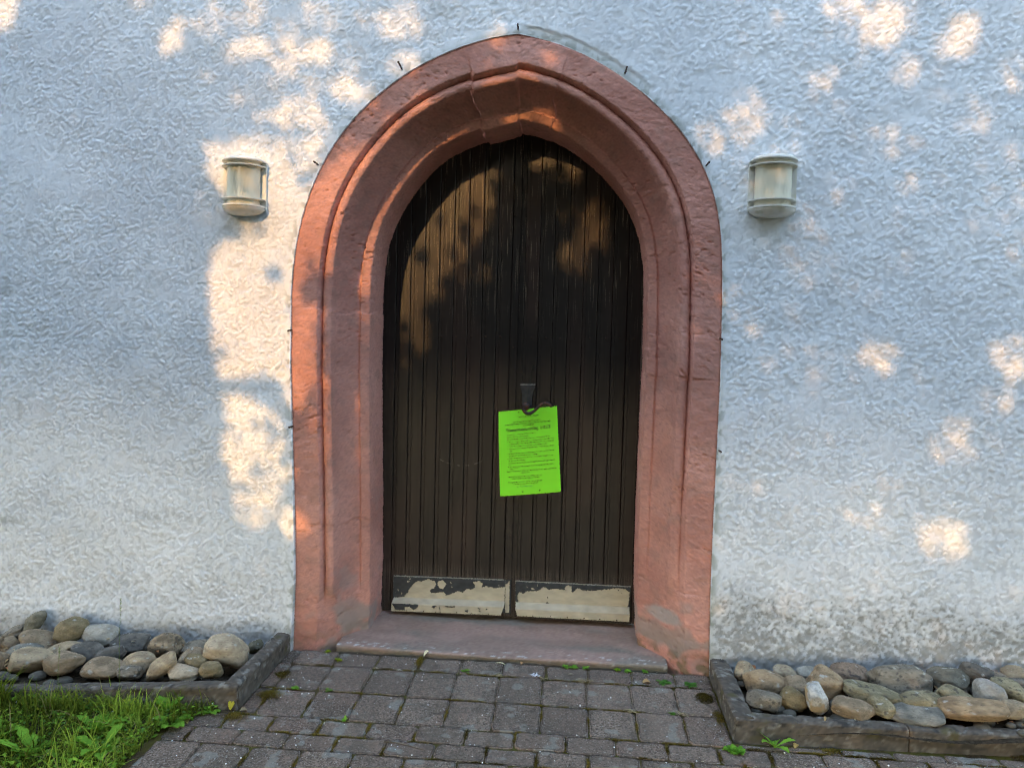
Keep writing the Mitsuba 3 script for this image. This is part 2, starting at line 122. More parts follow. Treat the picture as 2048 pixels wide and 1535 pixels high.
def tube(pts, r, sides=8, cap=True):
    p = np.asarray(pts, float)
    r = np.broadcast_to(r, (len(p),)).astype(float)
    t = np.gradient(p, axis=0); t /= np.linalg.norm(t, axis=1, keepdims=True)
    ref = np.array([0, 1.0, 0]) if abs(t[0, 1]) < 0.9 else np.array([1.0, 0, 0])
    a = np.cross(t, ref); a /= np.linalg.norm(a, axis=1, keepdims=True)
    b = np.cross(t, a)
    ang = np.arange(sides)*2*np.pi/sides
    v = p[:, None] + r[:, None, None]*(np.cos(ang)[None, :, None]*a[:, None] + np.sin(ang)[None, :, None]*b[:, None])
    f = quads_to_tris(grid_faces(len(p), sides, True))
    v = v.reshape(-1, 3)
    if cap:
        n = len(v)
        v = np.vstack([v, p[0], p[-1]])
        i = np.arange(sides); j = (i + 1) % sides
        f = np.vstack([f, np.stack([i*0 + n, i, j], 1), np.stack([i*0 + n + 1, (len(p)-1)*sides + j, (len(p)-1)*sides + i], 1)])
    m = trimesh.Trimesh(v, f, process=False)
    m.fix_normals()
    return m

def spline(pts, n):
    from scipy.interpolate import CubicSpline
    p = np.asarray(pts, float)
    l = np.r_[0, np.cumsum(np.linalg.norm(np.diff(p, axis=0), axis=1))]
    return CubicSpline(l, p)(np.linspace(0, l[-1], n))

def ground_z(y):
    """The paving falls away gently from the step."""
    return -0.03 + 0.046*np.clip(y, -6, 0.1)

# ------------------------------------------------------------------ materials
proc = mikit.proc
def principled(base, rough=0.8, **k):
    return {'type': 'principled', 'base_color': base if isinstance(base, dict) else {'type': 'rgb', 'value': list(base)}, 'roughness': rough, **k}
VCOL = {'type': 'mesh_attribute', 'name': 'vertex_color'}
def bump(bsdf, fn, eps=1e-3, scale=1.0):
    return {'type': 'bumpmap', 'tex': proc(fn, eps), 'scale': scale, 'bsdf': bsdf}
def two(b):
    return {'type': 'twosided', 'bsdf': b}

mk = mikit
def render_bump(p, n, uv):
    a = mk.noise(p.x*90, 2.0, p.z*90)
    return 0.0004*a
def stone_bump(p, n, uv):
    return 0.0026*mk.noise(p.x*95, p.y*95, p.z*95) + 0.0008*mk.noise(p.x*210, p.y*210, p.z*210)
def paver_bump(p, n, uv):
    return 0.0026*mk.noise(p.x*140, p.y*140, 3.0) + 0.0008*mk.noise(p.x*300, p.y*300, 9.0) + 0.003*mk.noise(p.x*45, p.y*45, 1.0)
def paver_col(p, n, uv):
    big = mk.fbm(p.x*7, p.y*7, uv.x*40, 3)
    sp = mk.noise(p.x*170 + 9, p.y*170, uv.x*9)
    sp2 = mk.noise(p.x*230, p.y*230, 4.0)
    c = mk.mix((0.112, 0.081, 0.061), (0.190, 0.140, 0.105), uv.x)
    c = mk.mix(c, (0.160, 0.108, 0.080), mk.smoothstep(0.40, 0.75, big)*uv.y)
    c = mk.mix(c, (0.10, 0.078, 0.058), mk.smoothstep(0.50, 0.70, mk.fbm(p.x*13, p.y*13, 6.0, 3))*0.6)
    c = c*(0.45 + 1.1*sp)
    c = mk.mix(c, (0.36, 0.35, 0.33), mk.smoothstep(0.84, 0.93, sp2)*0.75)
    c = mk.mix(c, (0.02, 0.02, 0.02), mk.smoothstep(0.22, 0.14, sp2)*0.6)
    li = mk.smoothstep(0.66, 0.72, mk.fbm(p.x*16 + 3, p.y*16, 2.0, 3))
    return mk.mix(c, (0.24, 0.24, 0.21), li*0.45)
def joint_col(p, n, uv):
    a = mk.fbm(p.x*11, p.y*11, 3.0, 3)
    b = mk.noise(p.x*260, p.y*260, p.z*100)
    c = mk.mix((0.040, 0.028, 0.018), (0.100, 0.070, 0.036), b)
    return mk.mix(c, (0.085, 0.078, 0.016), mk.smoothstep(0.42, 0.62, a)*(0.4 + 0.6*b))
def soil_col(p, n, uv):
    b = mk.noise(p.x*130, p.y*130, p.z*90)
    return mk.mix((0.02, 0.015, 0.010), (0.07, 0.052, 0.034), b)
def soil_bump(p, n, uv):
    return 0.008*mk.noise(p.x*70, p.y*70, 1.0) + 0.003*mk.noise(p.x*260, p.y*260, 2.0)
def wood_col(p, n, uv):
    g = mk.noise(p.x*420, 1.0, p.z*5 + uv.x*30)
    g2 = mk.noise(p.x*150, 2.0, p.z*1.6 + uv.x*60)
    c = mk.mix((0.0098, 0.0074, 0.0067), (0.0160, 0.0120, 0.0106), 0.6*g + 0.4*g2)
    c = mk.mix(c, (0.036, 0.019, 0.015), uv.y*0.6*mk.smoothstep(0.3, 0.7, mk.noise(p.x*9, 1.0, p.z*2.2)))
    worn = mk.smoothstep(0.80, 0.90, mk.noise(p.x*330 + 40, 3.0, p.z*6 + uv.x*41 + 3*mk.noise(p.x*70, 1.0, 1.0)))*mk.smoothstep(1.5, 2.1, p.z)
    c = mk.mix(c, (0.20, 0.16, 0.11), worn*0.6)
    # faint rubbed arc where something has swung against the boards
    d = dr.abs(p.z - (0.862 + 2.2*dr.square(p.x + 0.27)))
    arc = mk.smoothstep(0.0035, 0.0015, d)*mk.smoothstep(0.17, 0.13, dr.abs(p.x + 0.28))*mk.smoothstep(0.45, 0.65, mk.noise(p.x*70, 1.0, p.z*30))
    c = mk.mix(c, (0.22, 0.21, 0.19), arc*0.25)
    low = mk.smoothstep(0.33, 0.24, p.z)*mk.smoothstep(0.3, 0.8, g)
    return mk.mix(c, (0.08, 0.062, 0.05), low*0.5)
def wood_bump(p, n, uv):
    return 0.00035*mk.noise(p.x*330, p.y*40, p.z*6 + uv.x*30) + 0.0002*mk.noise(p.x*600, p.y*60, p.z*16)
def metal_col(p, n, uv):
    a = mk.fbm(p.x*22, 1.0, p.z*40, 3)
    return mk.mix((0.36, 0.33, 0.25), (0.55, 0.50, 0.39), a)
def hammer_bump(p, n, uv):
    d, e, r = mk.voronoi(p.x*120 + p.z*40, p.z*150)
    return 0.0034*(1 - d)
def film_col(p, n, uv):
    return mk.mix((0.009, 0.014, 0.020), (0.020, 0.028, 0.037), mk.noise(p.x*60, 1.0, p.z*60))
def film_bump(p, n, uv):
    return 0.0006*mk.noise(p.x*150, 1.0, p.z*150)
def lamp_col(p, n, uv):
    a = mk.fbm(p.x*30, p.y*30, p.z*9, 3)
    c = mk.mix((0.63, 0.61, 0.55), (0.56, 0.54, 0.475), mk.smoothstep(0.42, 0.72, a))
    return mk.mix(c, (0.36, 0.35, 0.16), mk.smoothstep(0.62, 0.84, mk.noise(p.x*55, p.y*50, p.z*45))*0.25)
def shade_col(p, n, uv):
    a = mk.fbm(p.x*10, 1.0, p.z*7, 3)
    return mk.mix((0.58, 0.52, 0.38), (0.66, 0.61, 0.48), a)
def iron_col(p, n, uv):
    return mk.mix((0.018, 0.015, 0.013), (0.075, 0.038, 0.022), mk.noise(p.x*240, p.y*240, p.z*240))
def rust_iron(p, n, uv):
    return mk.mix((0.030, 0.026, 0.028), (0.14, 0.055, 0.030), mk.smoothstep(0.45, 0.75, mk.noise(p.x*130, p.y*130, p.z*130)))
def moss_col(p, n, uv):
    return mk.mix((0.05, 0.045, 0.010), (0.16, 0.135, 0.022), mk.noise(p.x*300, p.y*300, p.z*300))
def bark_col(p, n, uv):
    return mk.mix((0.05, 0.04, 0.03), (0.15, 0.12, 0.09), mk.noise(p.x*14, p.y*14, p.z*3))
def field_col(p, n, uv):
    a = mk.fbm(p.x*3, p.y*3, 1.0, 3)
    return mk.mix((0.022, 0.030, 0.014), (0.045, 0.043, 0.024), a)

scene['mat_render'] = two(bump(principled(VCOL, 0.95, specular=0.05), render_bump, 8e-4))
scene['mat_rock'] = two(bump(principled(VCOL, 0.85, specular=0.3), stone_bump, 8e-4))
scene['mat_paver'] = two(bump(principled(proc(paver_col), 0.82, specular=0.35), paver_bump, 1e-3))
scene['mat_joint'] = two(bump(principled(proc(joint_col), 0.95, specular=0.1), soil_bump, 1e-3))
scene['mat_soil'] = two(bump(principled(proc(soil_col), 0.95, specular=0.1), soil_bump, 1e-3))
scene['mat_wood'] = two(bump(principled(proc(wood_col), 0.40, specular=0.37), wood_bump, 6e-4))
scene['mat_metal'] = two(bump(principled(proc(metal_col), 0.42, metallic=0.35, specular=0.5), hammer_bump, 6e-4))
scene['mat_bare'] = two(principled(proc(metal_col), 0.38, metallic=0.35))
scene['mat_film'] = two(bump(principled(proc(film_col), 0.40, specular=0.5), film_bump, 6e-4))
scene['mat_lamp'] = two(principled(proc(lamp_col), 0.42, specular=0.5))
scene['mat_shade'] = two(principled(proc(shade_col), 0.22, specular=0.6, clearcoat=0.6, clearcoat_gloss=0.9))
scene['mat_iron'] = two(principled(proc(iron_col), 0.65, metallic=0.3))
scene['mat_lever'] = two(principled(proc(rust_iron), 0.38, metallic=0.55))
scene['mat_steel'] = two(principled((0.20, 0.20, 0.19), 0.45, metallic=0.4))
scene['mat_paper'] = two(principled((0.27, 0.86, 0.035), 0.75, specular=0.2))
scene['mat_ink'] = two(principled((0.012, 0.016, 0.010), 0.8))
scene['mat_link'] = two(principled((0.02, 0.16, 0.22), 0.8))
scene['mat_moss'] = two(principled(proc(moss_col), 0.95, specular=0.1))
scene['mat_leaf'] = {'type': 'principledthin', 'base_color': VCOL, 'roughness': 0.5, 'diff_trans': 0.7, 'spec_trans': 0.0}
scene['mat_crown'] = {'type': 'principledthin', 'base_color': {'type': 'rgb', 'value': [0.030, 0.043, 0.018]}, 'roughness': 0.6, 'diff_trans': 0.15, 'spec_trans': 0.0}
scene['mat_bark'] = two(principled(proc(bark_col), 0.9))
scene['mat_field'] = two(principled(proc(field_col), 0.95, specular=0.1))
scene['mat_white'] = two(principled((0.75, 0.76, 0.78), 0.8))

# ------------------------------------------------------------------ portal outline
def dens(a, step):
    a = np.asarray(a, float)
    l = np.r_[0, np.cumsum(np.linalg.norm(np.diff(a, axis=0), axis=1))]
    t = np.arange(0, l[-1] + 1e-9, step)
    t = np.r_[t, l[-1]] if l[-1] - t[-1] > 1e-4 else t
    return np.stack([np.interp(t, l, a[:, k]) for k in (0, 1)], 1)
def deep(q):
    q = [list(p) for p in q]
    q[0][1] = -0.075
    return q
OUT_L, OUT_R, ARR_L, ARR_R = map(deep, (OUT_L, OUT_R, ARR_L, ARR_R))
def pair(o, a, n_jamb, n_arch):
    """Outer and arris lines resampled to rows that correspond."""
    def one(q):
        q = np.asarray(q, float)
        def rs(s, n):
            l = np.r_[0, np.cumsum(np.linalg.norm(np.diff(s, axis=0), axis=1))]
            t = np.linspace(0, l[-1], n)
            return np.stack([np.interp(t, l, s[:, k]) for k in (0, 1)], 1)
        return np.vstack([rs(q[:6], n_jamb)[:-1], rs(q[5:], n_arch)])
    return one(o), one(a)
OUTLINE = Polygon([(-1.034, -0.4)] + [tuple(q) for q in OUT_L] + [tuple(q) for q in OUT_R[::-1]] + [(1.046, -0.4)])

# ------------------------------------------------------------------ the rendered wall
def axis(lo, hi, step, far_lo, far_hi):
    c = list(np.arange(lo, hi + 1e-9, step))
    s, x = step, lo
    while x > far_lo:
        s *= 1.35; x -= s; c.insert(0, x)
    s, x = step, hi
    while x < far_hi:
        s *= 1.35; x += s; c.append(x)
    return np.array(c)
WX, WZ = axis(-2.70, 2.60, 0.0049, -7.5, 7.5), axis(-0.12, 3.34, 0.0049, -0.5, 7.5)
X, Z = np.meshgrid(WX, WZ, indexing='ij')
P3 = np.stack([X, Z, X*0], -1).reshape(-1, 3)
x, z = P3[:, 0], P3[:, 1]
warp = np.stack([N(P3*28, 11) - 0.5, N(P3*28 + 7, 12) - 0.5, x*0], 1)
Q = P3 + warp*0.009
ridge = lambda q, s: 1 - np.abs(2*N(q, s) - 1)
right = sst(-0.4, 1.3, x + 0.5*(F(P3*1.4, 2, 70) - 0.5))
# left: short curved trowel scratches; right: coarser, combed diagonally
Qr = np.stack([Q[:, 0]*0.86 + Q[:, 1]*0.52, (-Q[:, 0]*0.52 + Q[:, 1]*0.86)*1.35, x*0], 1)
g1 = sst(0.55, 0.93, ridge(Q*np.array([58, 70, 1]), 1))
g2 = sst(0.60, 0.95, ridge(Q*40 + 3, 2))
g3 = sst(0.55, 0.95, ridge(Qr*66, 3))
lump = sst(0.36, 0.62, F(Q*np.array([78, 86, 1]), 2, 4))
lump_r = sst(0.34, 0.64, F(Qr*72, 2, 5))
from scipy.spatial import cKDTree
def grains(spacing, radius, seed):
    """Thrown grains: a low dome of its own height and size at each of many scattered points."""
    rg = np.random.default_rng(seed)
    n = int(5.6*3.8/spacing**2)
    c = np.stack([rg.uniform(-2.9, 2.7, n), rg.uniform(-0.2, 3.6, n)], 1)
    hgt, rad = rg.uniform(0.35, 1.0, n), radius*rg.uniform(0.7, 1.25, n)
    out = np.zeros(len(x))
    dd, ii = cKDTree(c).query(np.stack([x + 0.006*(N(P3*60, 41) - 0.5), z*1.12 + 0.006*(N(P3*60, 42) - 0.5)], 1) / np.array([1, 1.12]), k=3, distance_upper_bound=0.05)
    for k in range(3):
        ok = np.isfinite(dd[:, k]); i_ = np.where(ok, ii[:, k], 0)
        out = np.maximum(out, np.where(ok, hgt[i_]*np.clip(1 - (dd[:, k]/rad[i_])**2, 0, 1), 0))
    return out
gr_l, gr_r = grains(0.0135, 0.0100, 501), grains(0.0155, 0.0120, 502)
smooth_patch = sst(0.56, 0.76, F(P3*np.array([5.5, 8, 1]), 3, 6))
base_zone = sst(0.75, 0.25, z + 0.25*(F(P3*2.2, 2, 9) - 0.5))
h_left = 0.0008*(lump - 0.5) + 0.0040*(gr_l - 0.5)
h_right = 0.0005*(lump_r - 0.5) + 0.0046*(gr_r - 0.5)
h = h_left*(1 - right) + h_right*right
h = h*(1 - 0.55*smooth_patch)*(1 - 0.45*base_zone) + base_zone*0.0075*(F(P3*75, 2, 15) - 0.5)
fine = h.copy()
h += 0.011*(F(P3*3.2, 3, 8) - 0.5) + 0.005*(F(P3*11, 2, 21) - 0.5)
ring = shapely.get_exterior_ring(OUTLINE)
shapely.prepare(ring)
pts = shapely.points(x, z)
near = (np.abs(x) < 1.35) & (z < 3.35)
dist = np.full(len(x), 9.0)
dist[near] = shapely.distance(ring, pts[near])
inside = np.zeros(len(x), bool)
inside[near] = shapely.contains(OUTLINE, pts[near])
edge = sst(0.060, 0.012, dist + 0.05*(F(P3*9, 2, 31) - 0.5))
h = h*(1 - 0.65*edge)
fine = fine*(1 - 0.65*edge)
# the render laps the stone with a rounded, proud lip low down; flatter and thinner towards the crown of the arch
lip = 0.016*sst(1.9, 0.2, z)*sst(-0.2, -0.6, x) + 0.001
h += lip*sst(0.09, 0.015, dist)
h += 0.010*sst(0.26, 0.05, z)*(0.4 + F(P3*5, 2, 33))
# a ragged break in the coat over the right shoulder of the arch
brk = 0.65*sst(0.05, 0.035, dist + 0.022*(F(P3*26, 3, 44) - 0.5))*sst(0.02, 0.10, x)*sst(0.70, 0.52, x)*(z > 2)
h -= 0.012*brk
col = np.empty((len(x), 3))
tone = F(P3*1.7, 3, 51)
col[:] = lerp3((0.66, 0.675, 0.695), (0.755, 0.76, 0.77), sst(0.3, 0.7, tone))
pit = sst(0.0000, -0.0018, fine)
col *= (1 - 0.15*pit)[:, None]
col *= (0.95 + 0.10*N(P3*80, 61))[:, None]
crust = F(P3*np.array([30, 42, 1]), 3, 52)
dirt_line = z + 0.22*(F(P3*np.array([2.6, 5, 1]), 3, 53) - 0.5)
side = 0.26 + 0.99*sst(0.6, 1.2, x)
low = sst(0.50, 0.12, dirt_line)*side
band = sst(0.12, 0.0, np.abs(dirt_line - 0.60))*sst(0.45, 0.65, F(P3*np.array([3, 9, 1]), 3, 55))*sst(0.3, -0.6, x)
speck = sst(0.44, 0.62, F(P3*70, 2, 56))
dirt = np.clip(0.5*sst(0.13, 0.02, z) + low*(0.34 + 0.72*speck*(0.5 + pit)) + band*0.45*speck + 0.30*low*sst(0.45, 0.65, crust), 0, 0.9)
col = lerp3(col, (0.17, 0.165, 0.15), dirt*0.85)
col = lerp3(col, (0.44, 0.445, 0.42), np.clip(sst(0.030, 0.004, dist)*0.45 + 0.55*brk, 0, 1)*sst(-0.3, 0.25, x + 0.3*(z > 2.6)))
moldy = sst(0.06, 0.0, dist)*sst(0.5, 0.62, F(P3*40, 2, 58))*0.5
col = lerp3(col, (0.16, 0.17, 0.12), moldy*sst(0.6, 0.4, np.abs(tone - 0.4) + 0.2))
stain = sst(0.62, 0.80, F(P3*np.array([16, 16, 1]), 3, 59))*sst(0.60, 0.74, F(P3*1.1, 2, 60))
col = lerp3(col, (0.36, 0.355, 0.32), stain*0.25)
V = np.stack([x, -h, z], 1)
fc = quads_to_tris(grid_faces(len(WX), len(WZ)))
keep = ~inside[fc].all(1)
fc = fc[keep]
snap = np.unique(fc[inside[fc].any(1)])
snap = snap[inside[snap]]
q = shapely.line_interpolate_point(ring, shapely.line_locate_point(ring, pts[snap]))
V[snap, 0], V[snap, 2] = shapely.get_x(q), shapely.get_y(q)
# return of the coat at its edge
e = np.sort(np.vstack([fc[:, [0, 1]], fc[:, [1, 2]], fc[:, [2, 0]]]), axis=1)
eu, cnt = np.unique(e, axis=0, return_counts=True)
is_snap = np.zeros(len(V), bool); is_snap[snap] = True
be = eu[(cnt == 1) & is_snap[eu].all(1)]
bv = np.unique(be)
back = np.full(len(V), -1); back[bv] = len(V) + np.arange(len(bv))
VB = V[bv].copy(); VB[:, 1] = 0.06
V = np.vstack([V, VB]); col = np.vstack([col, col[bv]*0.8])
fb = np.vstack([np.stack([be[:, 0], be[:, 1], back[be[:, 1]]], 1), np.stack([be[:, 0], back[be[:, 1]], back[be[:, 0]]], 1)])
fc = np.vstack([fc, fb])
used = np.unique(fc)
ren = np.full(len(V), -1); ren[used] = np.arange(len(used))
put('church_wall', (V[used], ren[fc]), 'mat_render', smooth=True, color=col[used],
    label='whitewashed church wall of rough trowelled render, grey and dirty along its foot', category='wall')

# ------------------------------------------------------------------ the sandstone portal
def profile():
    a = [(0, 0.060), (0, 0.012), (0.003, 0.008)]
    a += [(u, 0.006) for u in np.arange(0.009, 0.126, 0.0065)]
    a += [(0.129, 0.009), (0.134, 0.018), (0.139, 0.034), (0.142, 0.047), (0.1435, 0.054)]
    for t in np.linspace(-1.72, 0.95, 12):                      # bowtell roll
        a.append((0.1715 + 0.0280*math.sin(t*0.92), 0.055 - 0.0320*math.cos(t*0.92)))
    a += [(0.1965, 0.058), (0.1975, 0.074), (0.1985, 0.088)]
    for t in np.linspace(0.08, 1, 14):                         # hollow
        p0, p1, p2 = np.array([0.199, 0.090]), np.array([0.222, 0.184]), np.array([0.2765, 0.226])
        a.append(tuple((1-t)**2*p0 + 2*t*(1-t)*p1 + t*t*p2))
    a += [(0.2785, 0.2215), (0.282, 0.2165)] + [(u, 0.2165 + 0.45*(u - 0.282)) for u in (0.288, 0.296, 0.304, 0.312, 0.319)] + [(0.3235, 0.238), (0.326, 0.244)]
    a += [(0.327, y) for y in np.arange(0.252, 0.535, 0.0105)]
    return np.array(a)
def plain_profile(u):
    """The stop at the foot of the jambs: the mouldings die into a plain splay."""
    d = np.interp(u, [0, 0.003, 0.12, 0.277, 0.327], [0.012, 0.006, 0.008, 0.205, 0.243])
    return d
PR = profile()
WID = 0.327
portal = empty('stone_portal', label='pointed red sandstone door surround with roll and hollow mouldings round the dark door', category='portal')
def sandstone(Pw, zone_low, seed):
    t = F(Pw*3.1, 3, seed)
    c = lerp3((0.42, 0.19, 0.148), (0.53, 0.258, 0.203), sst(0.3, 0.7, t))
    c = lerp3(c, (0.36, 0.19, 0.15), sst(0.55, 0.75, F(Pw*14, 3, seed + 1))*0.5)
    c *= (0.84 + 0.32*N(Pw*150, seed + 2))[:, None]
    c = lerp3(c, (0.30, 0.15, 0.12), sst(0.60, 0.75, F(Pw*60, 2, seed + 6))*0.35)
    grey = zone_low*sst(0.40, 0.58, F(Pw*np.array([7, 7, 9]), 3, seed + 3))
    c = lerp3(c, (0.26, 0.215, 0.19), np.clip(grey, 0, 1)*0.85)
    return c
def build_side(side):
    o, a = pair(OUT_L if side < 0 else OUT_R, ARR_L if side < 0 else ARR_R, 300, 262)
    n, m = len(o), len(PR)
    w = PR[:, 0]/WID
    zz = o[:, 1]
    G = np.empty((n, m, 3))
    flat = o[:, None]*(1 - w)[None, :, None] + a[:, None]*w[None, :, None]
    G[..., 0], G[..., 2] = flat[..., 0], flat[..., 1]
    stop_z = 0.20 if side < 0 else 0.34
    k = sst(stop_z + 0.10, stop_z - 0.03, zz)[:, None]
    depth = PR[:, 1][None, :].repeat(n, 0)
    pl = np.where((PR[:, 1] < 0.244) & (np.arange(m) > 1), plain_profile(PR[:, 0]), PR[:, 1])[None, :]
    depth = depth*(1 - k) + pl*k
    if side > 0:                                              # the roll is worn away low on the right jamb
        worn = (sst(0.95, 0.75, zz)*sst(0.25, 0.45, zz)*(0.35 + 0.65*N(np.stack([zz*9, zz*0, zz*0], 1), 77)))[:, None]
        depth = depth*(1 - 0.65*worn) + pl*0.65*worn
    G[..., 1] = depth
    l = np.r_[0, np.cumsum(np.linalg.norm(np.diff((o + a)/2, axis=0), axis=1))]
    # joints between the stones, as positions along the line
    def at_z(zv): return l[np.argmax(zz > zv)]
    if side < 0:
        cuts = [at_z(0.60), at_z(1.685), l[-1] - 0.225]
    else:
        cuts = [at_z(0.36), at_z(1.405), at_z(1.615), at_z(2.10), l[-1] - 0.205]
    pos = (l[:, None] + 0.030*(N(np.stack([PR[:, 0]*18, PR[:, 1]*14, PR[:, 0]*0], 1), 60 + side)[None] - 0.5)*1.0).repeat(1, 1)
    stone_id = (pos[..., None] > np.array(cuts)).sum(-1)
    dj = np.abs(pos[..., None] - np.array(cuts)).min(-1)
    P = G.reshape(-1, 3)
    tri = quads_to_tris(grid_faces(n, m))
    if side < 0:
        tri = tri[:, ::-1]
    nm = meshkit.arrays(trimesh.Trimesh(P, tri, process=False), True)[2]
    if nm[(P[:, 1] < 0.02)].mean(0)[1] > 0:
        tri = tri[:, ::-1]; nm = -nm
    sid, djf = stone_id.reshape(-1), dj.reshape(-1)
    inner = np.clip(PR[:, 0]/WID, 0, 1)[None].repeat(n, 0).reshape(-1)
    fixed = (np.arange(m) < 2)[None].repeat(n, 0).reshape(-1)
    zf = P[:, 2]
    d = 0.0040*(F(P*9, 3, 81) - 0.5) + 0.0062*(F(P*38, 3, 82) - 0.5) + 0.0034*(N(P*105, 83) - 0.5)
    pit = sst(0.74, 0.86, N(P*np.array([55, 55, 80]), 84))*sst(0.42, 0.70, F(P*5, 2, 85))
    d -= 0.0065*pit
    chip = sst(0.66, 0.80, F(P*17, 2, 86))
    d -= 0.0025*chip*sst(0.03, 0.0, np.abs(inner - 1))
    d -= 0.0014*sst(0.0085, 0.002, djf)*(0.15 + N(P*25, 87))
    lowz = sst(0.30, 0.05, zf + 0.10*(F(P*6, 2, 88) - 0.5))
    d -= 0.006*lowz*sst(0.4, 0.7, F(P*12, 3, 89))
    d[fixed] = 0
    P = P + nm*d[:, None]
    # the stones were set, and have moved, a few millimetres out of line
    offs = {-1: [(0, 0, 0), (0.002, -0.003, 0), (-0.001, 0.002, 0), (0.001, -0.006, -0.016)],
            1: [(0, 0, 0), (-0.001, 0.004, 0), (0.002, -0.002, 0), (0.001, 0.002, 0), (-0.002, 0.001, 0), (0.001, -0.006, -0.004)]}[side]
    off = np.array(offs)[sid]*np.where(fixed, 0, sst(0.05, 0.35, inner))[:, None]
    P = P + off
    c = sandstone(P, sst(0.36, 0.06, zf), 90)
    c = lerp3(c, (0.17, 0.09, 0.07), np.clip(pit*0.40 + sst(0.006, 0.001, djf)*0.28*N(P*22, 91), 0, 1))
    c = lerp3(c, (0.30, 0.24, 0.215), sst(0.62, 0.72, F(P*7, 3, 92))*sst(0.9, 0.3, zf)*0.4)
    c = lerp3(c, (0.11, 0.10, 0.05), sst(0.10, 0.0, zf)*sst(0.45, 0.6, F(P*24, 2, 93))*(0.7 if side > 0 else 0.3))
    # cement repair patch
    if side > 0:
        pt = sst(0.085, 0.05, np.hypot((P[:, 0] - 0.83)*0.9, (zf - 0.215)*1.7) + 0.03*(F(P*30, 2, 94) - 0.5))
        c = lerp3(c, (0.33, 0.30, 0.285), pt*0.8)
    return P, tri, c, sid
built = {s: build_side(s) for s in (-1, 1)}
mrow = len(PR)
apex_row = 0.5*(built[-1][0][-mrow:] + built[1][0][-mrow:])
for s_ in (-1, 1):
    built[s_][0][-mrow:] = apex_row
def emit_stones(blocks):
    for parts in blocks:
        vs, fs, cs, at = [], [], [], 0
        for s, ids in parts:
            P, tri, c, sid = built[s]
            sel = tri[np.isin(sid[tri].min(1), ids)]
            u = np.unique(sel); ren = np.full(len(P), -1); ren[u] = np.arange(len(u))
            vs.append(P[u]); fs.append(ren[sel] + at); cs.append(c[u]); at += len(u)
        put('stone_block', (np.vstack(vs), np.vstack(fs)), 'mat_rock', portal, smooth=True, color=np.vstack(cs))
emit_stones([[(-1, [0])], [(-1, [1])], [(-1, [2])], [(-1, [3]), (1, [5])], [(1, [4])], [(1, [3])], [(1, [2])], [(1, [1])], [(1, [0])]])

# worn threshold step
sm = sub_box((1.66, 0.60, 0.12), 0.012)
v = sm.vertices + np.array([0.016, 0.322, -0.066])
v[:, 2] += 0.018*np.clip(v[:, 1]/0.5, 0, 1)*sst(-0.1, -0.02, v[:, 2])
top = sst(-0.03, -0.008, v[:, 2])
fr = sst(0.03, 0.0, v[:, 1])
v[:, 2] -= top*(0.010*(F(v*5, 3, 101) - 0.35) + 0.006*sst(0.6, 0.0, np.abs(v[:, 0])) + 0.010*fr*F(v*9, 2, 102)) - 0.004*sst(-0.3, -0.8, v[:, 0])
v[:, 1] += fr*(0.010*(F(v*8, 3, 103) - 0.5) + 0.012*sst(0.0, 0.01, v[:, 2])*N(v*6, 104))
v += (F(v*60, 2, 105)[:, None] - 0.5)*0.002
c = lerp3((0.270, 0.184, 0.148), (0.215, 0.180, 0.148), sst(0.35, 0.62, F(v*np.array([3, 6, 3]), 3, 106)))
c = lerp3(c, (0.345, 0.228, 0.188), sst(0.5, 0.7, F(v*np.array([4, 9, 3]) + 4, 3, 107))*0.7)
c = lerp3(c, (0.60, 0.58, 0.56), sst(0.70, 0.76, N(v*np.array([60, 110, 60]), 108))*sst(0.14, 0.02, v[:, 1])*sst(-0.03, -0.012, v[:, 2])*0.8)
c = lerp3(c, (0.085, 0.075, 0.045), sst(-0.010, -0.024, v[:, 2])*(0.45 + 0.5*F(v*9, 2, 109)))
c *= (0.8 + 0.4*N(v*170, 110))[:, None]
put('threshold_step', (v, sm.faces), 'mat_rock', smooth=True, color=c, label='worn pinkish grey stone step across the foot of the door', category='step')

# ------------------------------------------------------------------ the door
door = empty('double_door', label='dark brown boarded double door with peeling kick plates inside the red stone arch', category='door')
DOOR_Y = 0.50
arch = np.vstack([np.asarray(ARR_L), np.asarray(ARR_R)[::-1]])
def arch_top(xv):
    i = arch[:, 1] > 1.2
    return float(np.interp(np.clip(xv, -0.70, 0.69), arch[i, 0], arch[i, 1]))
def board(x0, x1, z0, z1a, z1b, k, bead_left):
    """One moulded board: a flat face, a narrow bead beside the groove, chamfered edges."""
    w = x1 - x0
    pr = [(0.0, 0.034), (0.0, 0.0060), (0.0016, 0.0030), (0.0022, 0.0026), (0.0165, 0.0024), (0.0175, 0.0036), (0.0185, 0.0036), (0.0198, 0.0008), (0.0215, 0.0),
          (w - 0.006, 0.0), (w - 0.0030, 0.0012), (w - 0.0008, 0.0065), (w - 0.0006, 0.034)]
    pr = np.array(pr)
    if not bead_left:
        pr = np.stack([w - pr[::-1, 0], pr[::-1, 1]], 1)
    zs = np.linspace(0, 1, 15)
    rr = np.random.default_rng(200 + k)
    wob = rr.normal(0, 0.0007, len(zs)); tilt = rr.normal(0, 0.0010)
    v = []
    for t, wb in zip(zs, wob):
        for u, d in pr:
            top = z1a + (z1b - z1a)*u/w
            v.append((x0 + u + wb*0.4, DOOR_Y + d + tilt*(u/w - 0.5) + wb*0.5, z0 + t*(top - z0)))
    f = quads_to_tris(grid_faces(len(zs), len(pr)))
    return np.array(v), f
PITCH_B = 0.0803
edges_l = [-0.012 - PITCH_B*i for i in range(10)]
edges_r = [0.058 + PITCH_B*i for i in range(9)]
nb = 0
